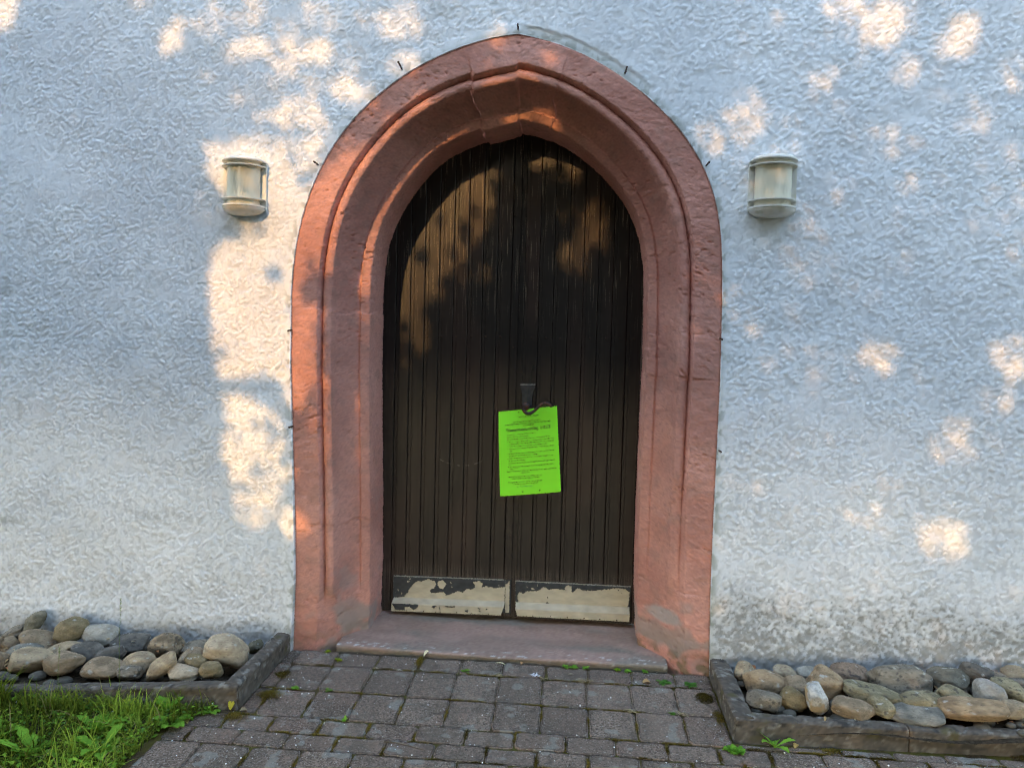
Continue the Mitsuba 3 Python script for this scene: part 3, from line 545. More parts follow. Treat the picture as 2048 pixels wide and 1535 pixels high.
for x1, x0 in list(zip(edges_l[:-1], edges_l[1:])) + [(b, a) for a, b in zip(edges_r[:-1], edges_r[1:])]:
    leaf_r = x0 > 0
    v, f = board(x0, x1, 0.022, arch_top(x0) + 0.04, arch_top(x1) + 0.04, nb, True)
    a, b = rng.random(), rng.random()
    put('board', (v, f), 'mat_wood', door, uv=np.tile([a, b], (len(v), 1)))
    nb += 1
# meeting batten on the left leaf, its edge a little over the right leaf
bz = 2.74
bm = extr(Polygon([(-0.011, 0.022), (0.0575, 0.022), (0.0575, bz), (-0.011, bz)]), DOOR_Y + 0.004, DOOR_Y + 0.03)
put('rebate_strip', bm, 'mat_wood', door, uv=np.tile([0.1, 0.2], (len(bm.vertices), 1)))
pb = np.array([(-0.0125, 0.012), (-0.0125, -0.008), (-0.009, -0.012), (0.026, -0.012), (0.0295, -0.008), (0.0295, 0.012)])
vb = np.array([(u + 0.002*math.sin(t*9), DOOR_Y + d, 0.03 + t*2.7) for t in np.linspace(0, 1, 20) for u, d in pb])
put('meeting_batten', (vb, quads_to_tris(grid_faces(20, 6))), 'mat_wood', door, uv=np.tile([0.4, 0.3], (len(vb), 1)))
bl = box(-0.76, 0.76, 0.545, 0.57, -0.05, 2.9)
put('backing', bl, 'mat_iron', door)
# raised nail heads
rv = []
for a, b in RIVETS:
    m = trimesh.creation.icosphere(subdivisions=2, radius=0.0046)
    m.apply_scale((1, 0.75, 1)); on_b = -0.013 < a < 0.03
    m.apply_translation((a, DOOR_Y - (0.0125 if on_b else 0.0005), b)); rv.append(m)
put('nail_heads', trimesh.util.concatenate(rv), 'mat_iron', door, smooth=True, kind='stuff')
# kick plates with what is left of their black paint
def plate(poly, film, holes, bits, rail, rail_film, rail_bits, lab):
    k = put('kick_plate', extr(Polygon(poly), DOOR_Y - 0.017, DOOR_Y + 0.010), 'mat_metal', door, label=lab)
    rg = np.random.default_rng(5)
    def rough(pl, amp=0.0016, keep_top=True):
        r = shapely.get_exterior_ring(Polygon(pl).buffer(0))
        n = int(r.length/0.0035)
        o = []
        for i in range(n):
            p = r.interpolate(i/n, normalized=True)
            o.append((p.x + rg.normal(0, amp*0.6), p.y + rg.normal(0, amp*0.8)))
        return Polygon(o).buffer(0)
    fp = rough(film)
    for hl in holes:
        fp = fp.difference(rough(hl, 0.0009))
    fp = unary_union([fp] + [rough(b, 0.0006) for b in bits]).intersection(Polygon(poly))
    put('peeling_paint', extr(fp, DOOR_Y - 0.0184, DOOR_Y - 0.0165), 'mat_film', k)
    a, b, c2, d, e2, f2 = [np.array(q) for q in rail]
    y0, y1 = DOOR_Y - 0.0175, DOOR_Y - 0.046
    rows = []
    for t in np.linspace(0, 1, 24):
        A, C, E = a + (b-a)*t, c2 + (d-c2)*t, e2 + (f2-e2)*t
        wv = 0.0012*math.sin(t*17)
        rows += [(A[0], y0 + 0.01, A[1] + 0.002), (A[0], y0 - 0.002, A[1]), (C[0], y1 + 0.003, C[1] + 0.003), (C[0], y1, C[1] - 0.001), (E[0], y1 + wv, E[1]), (E[0], y1 + 0.006, E[1] - 0.001), (E[0], DOOR_Y, E[1] + 0.004)]
    rv_ = np.array(rows)
    rk = put('drip_rail', (rv_, quads_to_tris(grid_faces(24, 7))), 'mat_metal', k)
    ff = [rough(q, 0.0007) for q in rail_film + rail_bits]
    if ff:
        put('peeling_paint', extr(unary_union(ff), y1 - 0.0022, y1 - 0.0004), 'mat_film', k)
    sc = []
    for t in (0.14, 0.30, 0.45, 0.60, 0.74, 0.89):
        E = np.array(e2) + (np.array(f2) - np.array(e2))*t
        m = trimesh.creation.icosphere(subdivisions=1, radius=0.0036); m.apply_scale((1, 0.6, 1)); m.apply_translation((E[0], y1 - 0.001, E[1] + 0.006)); sc.append(m)
    put('screw_heads', trimesh.util.concatenate(sc), 'mat_iron', k, smooth=True, kind='stuff')
plate(PLATE_L, FILM_L, FILM_L_HOLES, [], RAIL_L, [FILM_RAIL_L], FILM_RAIL_BITS, 'left kick plate, half its black paint peeled to beige metal')
plate(PLATE_R, FILM_R, FILM_R_HOLES, FILM_R_BITS, RAIL_R, [], [], 'right kick plate, mostly peeled to beige metal under a black upper band')
put('batten_plate', extr(Polygon([(-0.0125, 0.048), (0.030, 0.048), (0.030, 0.236), (-0.0125, 0.236)]), DOOR_Y - 0.0165, DOOR_Y - 0.011), 'mat_film', door)
put('batten_plate', extr(Polygon([(a*0.52 - 0.0085 + 0.005, b) for a, b in MID_BARE]).buffer(0), DOOR_Y - 0.0182, DOOR_Y - 0.016), 'mat_metal', door, label='narrow strip of peeled beige metal between the kick plates')
# lever handle on its plate
hp = [(0.052, 1.322), (0.130, 1.322), (0.131, 1.310), (0.124, 1.292), (0.118, 1.262), (0.116, 1.215), (0.110, 1.185), (0.090, 1.172), (0.070, 1.185), (0.064, 1.215), (0.062, 1.262), (0.058, 1.292), (0.051, 1.310)]
hk = put('handle_plate', extr(Polygon(hp), DOOR_Y - 0.010, DOOR_Y + 0.006), 'mat_film', door)
put('plate_rim', extr(Polygon([(0.050, 1.322), (0.132, 1.324), (0.132, 1.330), (0.050, 1.328)]), DOOR_Y - 0.013, DOOR_Y + 0.004), 'mat_steel', hk)
kn = tube([(0.090, DOOR_Y - 0.005, 1.212), (0.090, DOOR_Y - 0.085, 1.212)], 0.013, 14)
col_ = trimesh.creation.icosphere(subdivisions=3, radius=0.0215); col_.apply_scale((1, 0.6, 1)); col_.apply_translation((0.090, DOOR_Y - 0.088, 1.212))
lp = spline([(0.078, DOOR_Y - 0.088, 1.206), (0.082, DOOR_Y - 0.092, 1.186), (0.104, DOOR_Y - 0.093, 1.174), (0.132, DOOR_Y - 0.093, 1.186), (0.158, DOOR_Y - 0.092, 1.213), (0.188, DOOR_Y - 0.090, 1.231), (0.214, DOOR_Y - 0.088, 1.228), (0.230, DOOR_Y - 0.086, 1.214)], 40)
lr = np.interp(np.linspace(0, 1, 40), [0, 0.15, 0.4, 0.6, 0.85, 1], [0.009, 0.0095, 0.0075, 0.008, 0.011, 0.008])
put('lever', trimesh.util.concatenate([kn, col_, tube(lp, lr, 10)]), 'mat_lever', door, smooth=40)
put('string', tube([(0.121, DOOR_Y - 0.004, 1.435), (0.112, DOOR_Y - 0.010, 1.385), (0.100, DOOR_Y - 0.022, 1.325), (0.093, DOOR_Y - 0.085, 1.235), (0.091, DOOR_Y - 0.095, 1.215)], 0.0014, 5), 'mat_ink',
    label='thin dark string hanging down the door onto the lever handle', category='string')

# ------------------------------------------------------------------ the poster
CORN = np.array([[-0.064, 1.173], [0.256, 1.217], [-0.041, 0.711], [0.292, 0.748]])     # tl tr bl br
def on_poster(a, b, lift=0.0):
    """a across and b down, both 0..1 -> a point on the curled sheet."""
    a, b = np.asarray(a, float), np.asarray(b, float)
    q = (CORN[0]*(1-a)[..., None] + CORN[1]*a[..., None])*(1-b)[..., None] + (CORN[2]*(1-a)[..., None] + CORN[3]*a[..., None])*b[..., None]
    yy = DOOR_Y - 0.040 - 0.012*np.sin(a*np.pi) - 0.016*np.sin(np.clip(b, 0, 1)*np.pi*0.9)*(1 - 0.5*a) - 0.010*sst(0.75, 1.0, b)*sst(0.6, 0.0, a) + 0.010*sst(0.2, 0, b)*(1 - a)
    return np.stack([q[..., 0], yy - lift, q[..., 1]], -1)
A, B = np.meshgrid(np.linspace(0, 1, 26), np.linspace(0, 1, 34), indexing='ij')
pv = on_poster(A, B).reshape(-1, 3)
poster = put('poster', (pv, quads_to_tris(grid_faces(26, 34))), 'mat_paper', smooth=True, label='bright green paper notice tucked behind the door handle, printed in black', category='poster')
PW, PH = 0.323, 0.465
def text_line(s, left, base, width, capital, bold=False, centre=True):
    m = meshkit.text_mesh(s, 0.1, 0.001, bold)
    lo, hi = m.bounds[0], m.bounds[1]
    sx = width/(hi[0] - lo[0]); sy = capital/0.1
    a = (m.vertices[:, 0] - lo[0])*sx + left
    b = base - m.vertices[:, 1]*sy
    keep = m.faces[(m.vertices[m.faces][:, :, 2] > 0.0005).all(1)]
    return trimesh.Trimesh(on_poster(a/PW, b/PH, 0.0009), keep, process=False)
mm = 0.001
head_lines = [('Die Kirche bleibt im Dorf', 112, 41, 108, 5.2), ('Gleich gesagt: Ihr seid auch ERDE', 82, 66, 150, 5.2), ('Unterst\u00fctzt bitte Eure Nachbarn dabei ihre Kirchen', 36, 77.5, 250, 5.2), ('zu erhalten!', 135, 89, 60, 5.2)]
body_lines = [('1. Kirchen sind Zentren des christlichen Lebens.', 46, 133, 158), ('2. Kirchen sind Teil unserer Identit\u00e4t.', 46, 146, 120), ('3. Unsere St\u00e4dte und ihre Silhouetten sind von Kirchen bestimmt.', 46, 159, 232),
    ('4. Christliches Leben findet nicht nur in Geb\u00e4uden oder virtuell statt. Wir', 46, 172, 250), ('brauchen auch unsere Kirchen dafür. Gemeinde trifft sich in Geb\u00e4uden.', 55, 184, 246), ('5. Sie wurden in Jahren gebaut, sie sollen auch bewahrt werden.', 46, 197, 218),
    ('6. Kirchengemeinden tragen die Botschaft unserer Religion weit in das Land', 46, 210, 252), ('hinein.', 55, 222, 20), ('7. Gottesh\u00e4user als unsere Versammlungsorte sind ein Ort, den wir uns', 46, 236, 250), ('gemeinsam bewahren zu k\u00f6nnen haben.', 55, 249, 158),
    ('8. Bitten wenden wir uns da, wo Kirche vor Ort geht, sondern da, wo', 46, 262, 244), ('Kirche neu sein m\u00f6chte.', 55, 275, 88), ('9. Kirchen sind Lebensorte in pers\u00f6nlichen Momenten und lassen in der', 46, 289, 250), ('Zeit.', 55, 298, 12),
    ('10. Wir wollen, dass auch unsere Kinder noch in ihre Kirche selbst gehen', 44, 309, 246), ('gehen k\u00f6nnen.', 55, 319, 48)]
foot_lines = [('Die Freizeit aller kirchlichen R\u00e4ume sollen den Menschen eine', 42, 334, 262), ('Hilfe bleiben!', 115, 345, 48), ('Beschl\u00fcsse wird \u00fcber die Schlie\u00dfungen von', 50, 364, 176), ('anderen Orten verschiedenen Thesen', 64, 375, 148), ('Engagiert euch f\u00fcr den Erhalt unserer Kirchen,', 46, 394, 184), ('solange es noch nicht zu sp\u00e4t ist!', 72, 405, 134)]
put('heading', trimesh.util.concatenate([text_line('Thesenanschlag 2023', (40 + q_)*mm, 113*mm, 243*mm, 14.5*mm, True) for q_ in (0,)]), 'mat_ink', poster, label='bold black heading Thesenanschlag 2023')
put('lettering', trimesh.util.concatenate([text_line(s, l*mm, b*mm, w*mm, c_*mm, True) for s, l, b, w, c_ in head_lines]), 'mat_ink', poster)
put('lettering', trimesh.util.concatenate([text_line(s, l*mm, b*mm, w*mm, 4.7*mm, True) for s, l, b, w in body_lines]), 'mat_ink', poster)
put('lettering', trimesh.util.concatenate([text_line(s, l*mm, b*mm, w*mm, 4.8*mm, True) for s, l, b, w in foot_lines]), 'mat_ink', poster)
put('web_address', text_line('www.kirchen-erhalten.de', 92*mm, 420*mm, 86*mm, 4.6*mm, False), 'mat_link', poster, label='small blue web address at the foot')
pins = []
for a, b in ((0.345, 0.028), (0.375, 0.962), (0.655, 0.962)):
    m = trimesh.creation.icosphere(subdivisions=1, radius=0.0036); m.apply_translation(on_poster(a, b, 0.001)); pins.append(m)
for m in pins:
    put('pin', m, 'mat_ink', poster, smooth=True)

# ------------------------------------------------------------------ wall lamps
def half_disc(r, dep, z0, z1, n=28, inset=0.0):
    """A slab with a straight back on the wall and an elliptical front."""
    t = np.linspace(0, np.pi, n)
    return Polygon([(r*math.cos(a), dep*math.sin(a)) for a in t]), z0, z1
def slab(poly, z0, z1, cx, cz, bevel=0.0015):
    m = trimesh.creation.extrude_polygon(poly, z1 - z0, engine='earcut')
    v = m.vertices
    return trimesh.Trimesh(np.stack([cx + v[:, 0], -0.012 - v[:, 1], cz + z0 + v[:, 2]], 1), m.faces[:, ::-1], process=False)
def dome(r, dep, z0, hgt, cx, cz, sign):
    n, k = 32, 10
    rows = []
    for i in range(k):
        s = i/(k - 1)
        f = math.cos(s*math.pi/2)**0.75 if i < k - 1 else 0.02
        for t in np.linspace(0, np.pi, n):
            rows.append((cx + r*f*math.cos(t), -0.012 - dep*f*math.sin(t), cz + z0 + sign*hgt*math.sin(s*math.pi/2)))
    v = np.array(rows); f = quads_to_tris(grid_faces(k, n))
    return trimesh.Trimesh(v, f, process=False)
def wall_lamp(cx, cz, lab):
    L = empty('wall_lamp', label=lab, category='lamp', group='half-round lamps beside the door')
    R, D = 0.108, 0.104
    put('back_plate', box(cx - R - 0.001, cx + R + 0.001, -0.014, 0.012, cz - 0.122, cz + 0.108), 'mat_lamp', L)
    t = np.linspace(0.12, np.pi - 0.12, 40)
    prof = [(0.084*math.cos(a), -0.012 - 0.078*math.sin(a)**0.9) for a in t]
    v = np.array([(cx + a, b, cz + zz) for zz in np.linspace(-0.118, 0.118, 6) for a, b in prof])
    put('shade', (v, quads_to_tris(grid_faces(6, 40))), 'mat_shade', L, smooth=True)
    for zc in (0.083, -0.077):
        put('ring', slab(half_disc(R, D, 0, 0)[0], zc, zc + 0.005, cx, cz), 'mat_lamp', L)
    put('ring', slab(half_disc(R, D + 0.002, 0, 0)[0], 0.107, 0.112, cx, cz), 'mat_lamp', L)
    put('ring', slab(half_disc(R, D + 0.002, 0, 0)[0], -0.112, -0.104, cx, cz), 'mat_lamp', L)
    put('cap', dome(R - 0.003, D - 0.002, 0.1125, 0.022, cx, cz, 1), 'mat_lamp', L, smooth=True)
    put('cap', dome(R - 0.003, D - 0.002, -0.1125, 0.038, cx, cz, -1), 'mat_lamp', L, smooth=True)
    return L
wall_lamp(-1.302, 2.292, 'half-round cream wall lamp left of the door, partly in sunlight')
wall_lamp(1.239, 2.312, 'half-round cream wall lamp right of the door, in shade')

# ------------------------------------------------------------------ iron pins round the surround
NL = ['iron pin at the very tip of the arch', 'longest rusty iron pin, on the upper left curve of the arch', 'iron pin on the upper right curve of the arch', 'iron pin low on the left shoulder of the arch, above the lamp',
      'iron pin low on the right shoulder of the arch, near the lamp', 'iron pin in the left render edge, upper of the two', 'iron pin in the right render edge, upper of the two', 'iron pin in the left render edge, lower of the two', 'iron pin in the right render edge, lower of the two']
for i, ((a, b), lab) in enumerate(zip(NAILS, NL)):
    c0 = np.array([0.0, 1.6]); d = np.array([a, b]) - c0; d /= np.linalg.norm(d)
    ln = 0.060 if i == 1 else 0.030
    tilt = np.array([-0.45, 1.0]) if i == 1 else d
    tilt = tilt/np.linalg.norm(tilt)
    p0 = np.array([a, 0.01, b]); p1 = np.array([a + tilt[0]*ln*0.6, -0.032, b + tilt[1]*ln*0.6])
    if i > 4:
        p1 = np.array([a + 0.010*(1 if a > 0 else -1), -0.024, b - 0.004])
    put('iron_pin', tube([p0, (p0 + p1)/2 + np.array([0.001, 0, 0.001]), p1], [0.0042, 0.004, 0.0048], 7), 'mat_iron', label=lab, category='pin', group='iron pins round the stone surround')

# ------------------------------------------------------------------ ground
def sheet(x0, x1, y0, y1, step, zf):
    xs, ys = np.arange(x0, x1 + step/2, step), np.arange(y0, y1 + step/2, step)
    XX, YY = np.meshgrid(xs, ys, indexing='ij')
    return np.stack([XX, YY, zf(XX, YY)], -1).reshape(-1, 3), quads_to_tris(grid_faces(len(xs), len(ys)))
far = np.array([(-160, -200, -0.36), (160, -200, -0.36), (160, -6, -0.36), (-160, -6, -0.36), (-160, 0.02, -0.09), (160, 0.02, -0.09)], float)
put('ground', (far, np.array([[0, 1, 2], [0, 2, 3], [3, 2, 5], [3, 5, 4]])), 'mat_field', kind='structure', label='open ground round the church')

pave = put('pavement', sheet(-1.30, 3.3, -3.2, 0.02, 0.05, lambda a, b: ground_z(b) - 0.0050), 'mat_joint', kind='structure', label='path of dark grey concrete pavers with mossy joints, laid up to the step')
def paver(x0, x1, y0, y1, k, rad=0.014):
    rr = np.random.default_rng(1000 + k)
    g = 0.0015
    p = Polygon([(x0+g, y0+g), (x1-g, y0+g), (x1-g, y1-g), (x0+g, y1-g)])
    p = p.buffer(-rad).buffer(rad, quad_segs=3)
    r = shapely.get_exterior_ring(p)
    n = 26
    pts = []
    for i in range(n):
        q = r.interpolate(i/n, normalized=True)
        pts.append((q.x + rr.normal(0, 0.0012), q.y + rr.normal(0, 0.0012)))
    pts = np.array(pts)
    c = pts.mean(0)
    dz, tx, ty = rr.normal(0, 0.0022), rr.normal(0, 0.010), rr.normal(0, 0.010)
    def ring_(inset, z):
        d = pts - c
        q = c + d*(1 - inset/np.linalg.norm(d, axis=1))[:, None]
        return np.column_stack([q, ground_z(q[:, 1]) + z + dz + tx*(q[:, 0]-c[0]) + ty*(q[:, 1]-c[1])])
    v = np.vstack([ring_(0, -0.05), ring_(0, -0.0042), ring_(0.0022, -0.0012), ring_(0.0050, -0.0002), ring_(0.0085, 0.0), [[c[0], c[1], ground_z(c[1]) + dz + 0.0004]]])
    f = [quads_to_tris(grid_faces(5, n, True))]
    i = np.arange(n)
    f.append(np.stack([4*n + i, 4*n + (i+1) % n, i*0 + 5*n], 1))
    m = trimesh.Trimesh(v, np.vstack(f), process=False)
    uvv = np.tile([np.clip(rr.normal(0.5, 0.24), 0, 1), rr.random()], (len(v), 1))
    put('paver', m, 'mat_paver', pave, smooth=True, uv=uvv)
rows = [(0.0, -0.145, 0.045, 0.2065, 'in'), (-0.147, -0.392, 0.041, 0.2035, 'in'), (-0.394, -0.622, 0.050, 0.2035, 'in'), (-0.624, -0.742, -0.046, 0.2035, 'out'), (-0.744, -0.852, 0.051, 0.2015, 'out'), (-0.854, -1.085, -0.048, 0.2045, 'out'),
        (-1.087, -1.32, 0.03, 0.204, 'out'), (-1.322, -1.435, -0.04, 0.203, 'out'), (-1.437, -1.55, 0.06, 0.203, 'out'), (-1.552, -1.79, -0.02, 0.204, 'out')]
pk = 0
for y1, y0, xo, pitch, kind in rows:
    lo, hi = (-1.043, 1.040) if kind == 'in' else (-1.262, 2.95)
    ks = range(-8, 18)
    js = sorted({round(min(max(xo + pitch*k, lo), hi), 4) for k in ks})
    for a, b in zip(js[:-1], js[1:]):
        if b - a > 0.03:
            paver(a, b, y0, y1, pk, 0.016 if abs(y1 - y0) < 0.13 else 0.010); pk += 1
# narrow cut pavers along the front of the right-hand kerb
for k in range(9):
    a = 1.055 + 0.205*k
    paver(a, a + 0.205, -0.622, -0.592 + 0.055*(k/8.0), pk, 0.004); pk += 1

# ------------------------------------------------------------------ kerb stones
def kerb(a, b, width, z_top_a, z_top_b, seed, lab, height=0.16, out=1):
    """A kerb stone from a to b; its outer face lies on that line, its body on the side out."""
    a, b = np.array(a, float), np.array(b, float)
    L = np.linalg.norm(b - a); t = (b - a)/L; n = np.array([-t[1], t[0]])*out
    m = sub_box((L - 0.003, width, height), 0.011)
    v = m.vertices.copy()
    s = v[:, 0]/L + 0.5
    w = v[:, 1] + width/2
    e = np.minimum(np.minimum(w, width - w) + 0.0, (height/2 - v[:, 2]) + 0.0)
    rnd = sst(0.012, 0.0, np.maximum(np.minimum(w, width - w), 0))*sst(height/2 - 0.02, height/2, v[:, 2])
    base = np.stack([a[0] + t[0]*(s*L) + n[0]*w, a[1] + t[1]*(s*L) + n[1]*w, z_top_a + (z_top_b - z_top_a)*s + v[:, 2] - height/2], 1)
    base[:, 2] -= 0.005*rnd
    nm = m.vertex_normals
    wn = np.stack([t[0]*nm[:, 0] + n[0]*nm[:, 1], t[1]*nm[:, 0] + n[1]*nm[:, 1], nm[:, 2]], 1)
    d = 0.006*(F(base*14, 3, seed) - 0.5) + 0.005*(F(base*55, 2, seed + 1) - 0.5) - 0.006*sst(0.70, 0.82, N(base*26, seed + 2))
    base += wn*d[:, None]
    c = lerp3((0.052, 0.043, 0.035), (0.125, 0.104, 0.083), F(base*22, 3, seed + 3))
    c *= (0.62 + 0.76*N(base*150, seed + 4))[:, None]
    lic = sst(0.58, 0.70, F(base*40, 3, seed + 5))*(0.3 + 0.7*N(base*120, seed + 9))
    c = lerp3(c, (0.30, 0.285, 0.25), lic*0.70)
    c = lerp3(c, (0.016, 0.016, 0.016), sst(0.60, 0.70, F(base*33, 3, seed + 10))*0.7)
    c = lerp3(c, (0.07, 0.062, 0.02), sst(0.62, 0.72, F(base*13, 3, seed + 6))*0.7)
    c = lerp3(c, (0.075, 0.070, 0.060), sst(0.03, 0.09, (z_top_a - base[:, 2]))*0.4)
    put('kerb_stone', (base, m.faces if out > 0 else m.faces[:, ::-1]), 'mat_rock', smooth=True, color=c, label=lab, category='kerb', group='concrete kerb stones round the cobble beds')
kerb((-1.046, -0.588), (-1.038, -0.004), 0.072, 0.050, 0.062, 300, 'kerb stone running out from the wall left of the step', out=1)
kerb((-2.05, -0.690), (-1.048, -0.598), 0.064, 0.006, 0.048, 310, 'kerb stone in front of the left cobble bed, beside the grass', out=1)
kerb((-3.05, -0.78), (-2.053, -0.690), 0.064, -0.03, 0.006, 320, 'kerb stone at the left edge, mostly behind grass', out=1)
kerb((1.042, -0.006), (1.048, -0.572), 0.080, 0.060, 0.050, 330, 'kerb stone running out from the wall right of the step', out=1)
kerb((1.052, -0.580), (1.745, -0.552), 0.070, 0.046, 0.034, 340, 'kerb stone in front of the right cobble bed, at the corner', out=1)
kerb((1.748, -0.552), (2.75, -0.505), 0.070, 0.034, 0.022, 350, 'kerb stone in front of the right cobble bed, at the right edge', out=1)

# ------------------------------------------------------------------ cobble beds
put('soil', sheet(-3.0, -1.09, -0.58, 0.01, 0.04, lambda a, b: -0.055 + 0.012*np.sin(a*9) + 0.0*b), 'mat_soil', kind='structure', label='dark soil under the left cobbles')
put('soil', sheet(1.06, 2.9, -0.57, 0.01, 0.03, lambda a, b: -0.012 + 0.010*np.sin(a*9) + 0.03*(a - 1)/1.5), 'mat_soil', kind='structure', label='dark soil under the right cobbles')
TONES = {'gg': ((0.085, 0.085, 0.065), (0.15, 0.145, 0.12)), 'ol': ((0.13, 0.11, 0.068), (0.20, 0.17, 0.11)), 'pg': ((0.22, 0.22, 0.21), (0.32, 0.315, 0.30)), 'gr': ((0.13, 0.12, 0.105), (0.20, 0.185, 0.16)),
         'br': ((0.16, 0.13, 0.095), (0.25, 0.205, 0.155)), 'be': ((0.21, 0.175, 0.13), (0.32, 0.27, 0.20)), 'bg': ((0.10, 0.105, 0.105), (0.19, 0.19, 0.18)), 'dk': ((0.075, 0.075, 0.075), (0.14, 0.135, 0.13)),
         'mo': ((0.11, 0.09, 0.065), (0.28, 0.23, 0.17)), 'pb': ((0.26, 0.225, 0.175), (0.36, 0.315, 0.255)), 'tn': ((0.17, 0.13, 0.09), (0.29, 0.225, 0.155)), 'rb': ((0.14, 0.105, 0.085), (0.20, 0.155, 0.125)),
         'dg': ((0.085, 0.085, 0.075), (0.14, 0.138, 0.12)), 'gn': ((0.14, 0.13, 0.09), (0.23, 0.215, 0.155)), 'bl': ((0.19, 0.20, 0.21), (0.28, 0.29, 0.30)), 'fl': ((0.27, 0.29, 0.32), (0.42, 0.44, 0.46))}
LAB_L = ['dark grey-green tilted cobble on top against the wall, far left', 'olive brown cobble on top of the left bed', 'pale grey cobble against the wall in the left bed', 'half-hidden grey cobble against the wall at the left edge', 'long brown cobble under the olive one',
         'brown cobble at the left edge, second row', 'brown cobble cut off by the left edge, above', 'flat bluish cobble below the long brown one', 'beige cobble below the olive one, left bed', 'dark grey cobble in the middle of the left bed', 'dark flat-topped cobble right of the pale grey one',
         'rounded beige cobble behind the tall grass', 'angular brown cobble with a pale ridge behind the grass', 'dark grey pointed cobble in front of the flat-topped one', 'long flat brown cobble at the kerb, left bed', 'beige-brown cobble behind the kerb, middle of the left bed',
         'mottled brown upright cobble against the wall, left bed', 'pale pointed cobble leaning up in the left bed', 'grey-brown cobble behind, next to the big pale one', 'brown cobble left of the big pale one', 'largest pale cobble at the right end of the left bed', 'small olive cobble below the big pale one',
         'brown cobble at the front below the big pale one', 'flat beige cobble at the kerb corner of the left bed', 'small grey cobble at the front kerb, left bed', 'small grey-green cobble by the kerb at the wall, left bed', 'brown cobble cut off by the left edge, below']
LAB_R = ['small triangular beige cobble beside the right kerb at the wall', 'tan pointed cobble near the right kerb corner', 'small pale cobble against the wall, right bed', 'grey-white cobble half hidden against the wall, right bed', 'flat brown cobble behind the flint', 'big tan egg-shaped cobble beside the flint',
         'reddish brown blocky cobble against the wall', 'largest grey cobble lying long against the right wall', 'dark green-grey cobble right of the largest', 'dark cobble on top at the right end', 'beige cobble at the right edge against the wall', 'greenish tilted cobble at the right edge', 'small grey cobble below the dark top one',
         'dark cobble under the beige one, right edge', 'grey cobble in the front kerb corner, right bed', 'olive cobble left of the flint', 'upright pale blue flint with orange flank', 'long olive-grey cobble in the middle of the right bed', 'brown-grey cobble at the front, right of the flint', 'small greenish cobble at the front under the long olive one',
         'oval greenish cobble in front of the largest one', 'flat greenish cobble right of the oval one', 'bluish pointed cobble standing at the right', 'broad tan cobble at the front kerb, right end', 'beige cobble at the front, cut off by the right edge', 'low bluish cobble in front by the right kerb']
ICO = trimesh.creation.icosphere(subdivisions=4, radius=1.0)
U = np.array(ICO.vertices)
def cobble(xc, yc, zc, rx, rz, rot, tone, seed, lab):
    rr = np.random.default_rng(seed)
    pw = 2.5 if tone != 'fl' else 3.2
    r = (np.abs(U)**pw).sum(1)**(-1/pw)
    r = r*(1 + 0.34*(N(U*1.1 + seed, 5) - 0.5) + 0.12*(N(U*2.6 + seed, 6) - 0.5))
    for _ in range(5 if tone != 'fl' else 9):                   # worn flats
        d = rr.normal(size=3); d /= np.linalg.norm(d)
        cut = rr.uniform(0.74, 0.93)
        dd = U @ d
        lim = cut/np.maximum(dd, 1e-3)
        r = np.where(dd > 0.3, -np.log(np.exp(-9*r) + np.exp(-9*lim))/9 if tone != 'fl' else np.minimum(r, lim), r)
    q = U*r[:, None]
    q /= (np.abs(q).max(0))
    ry = min(max(0.55*(rx + rz), 0.75*rz), 0.085)
    q = q*np.array([rx, ry, rz])*1.04
    a = math.radians(rot); ca, sa = math.cos(a), math.sin(a)
    w = np.stack([ca*q[:, 0] - sa*q[:, 2], q[:, 1], sa*q[:, 0] + ca*q[:, 2]], 1)
    yaw = rr.uniform(-0.3, 0.3); cy_, sy_ = math.cos(yaw), math.sin(yaw)
    w = np.stack([cy_*w[:, 0] - sy_*w[:, 1], sy_*w[:, 0] + cy_*w[:, 1], w[:, 2]], 1)
    y2 = max(min(yc, -ry - 0.012), -0.515 + 0.92*ry)
    if y2 > yc:                                                # kept clear of the kerb
        zc -= 0.45*(y2 - yc); xc += (xc - CAM)/(DIST + yc)*(y2 - yc)
    v = w + np.array([xc, y2, zc])
    v += (F(v*70, 2, seed)[:, None] - 0.5)*0.0015*np.sign(w)
    lo, hi = TONES[tone]
    k = F(w*np.array([22, 22, 40]) + seed, 3, 7)
    c = lerp3(lo, hi, sst(0.3, 0.7, k))
    c *= (0.76 + 0.48*N(w*170 + seed, 8))[:, None]*np.array([1.10, 0.99, 0.84])
    c = lerp3(c, (0.05, 0.046, 0.04), sst(0.78, 0.86, N(w*230 + seed, 13))*0.5)
    if tone in ('mo', 'dk', 'rb', 'gr', 'gn'):
        c = lerp3(c, (0.045, 0.042, 0.038), sst(0.70, 0.78, N(w*75 + seed, 9))*0.7)
    if tone in ('pb', 'be', 'br', 'tn'):                        # bedding lines
        c *= (0.90 + 0.2*N(np.stack([w[:, 0]*6, w[:, 1]*6, (w[:, 2] + 0.25*w[:, 0])*150], 1) + seed, 10))[:, None]
    if tone == 'fl':
        c = lerp3(c, (0.33, 0.22, 0.10), sst(0.50, 0.60, F(w*26 + 2, 2, 11))*0.8)
    c = lerp3(c, (0.40, 0.40, 0.37), sst(0.74, 0.80, F(w*45 + seed*3, 2, 12))*0.6)
    put('cobble', (v, ICO.faces), 'mat_rock', smooth=True, color=c, label=lab, category='stone', group='river cobbles in the beds along the wall')
for i, (s, lab) in enumerate(zip(STONES_L, LAB_L)):
    cobble(*s, 400 + i, lab)
for i, (s, lab) in enumerate(zip(STONES_R, LAB_R)):
    cobble(*s, 500 + i, lab)
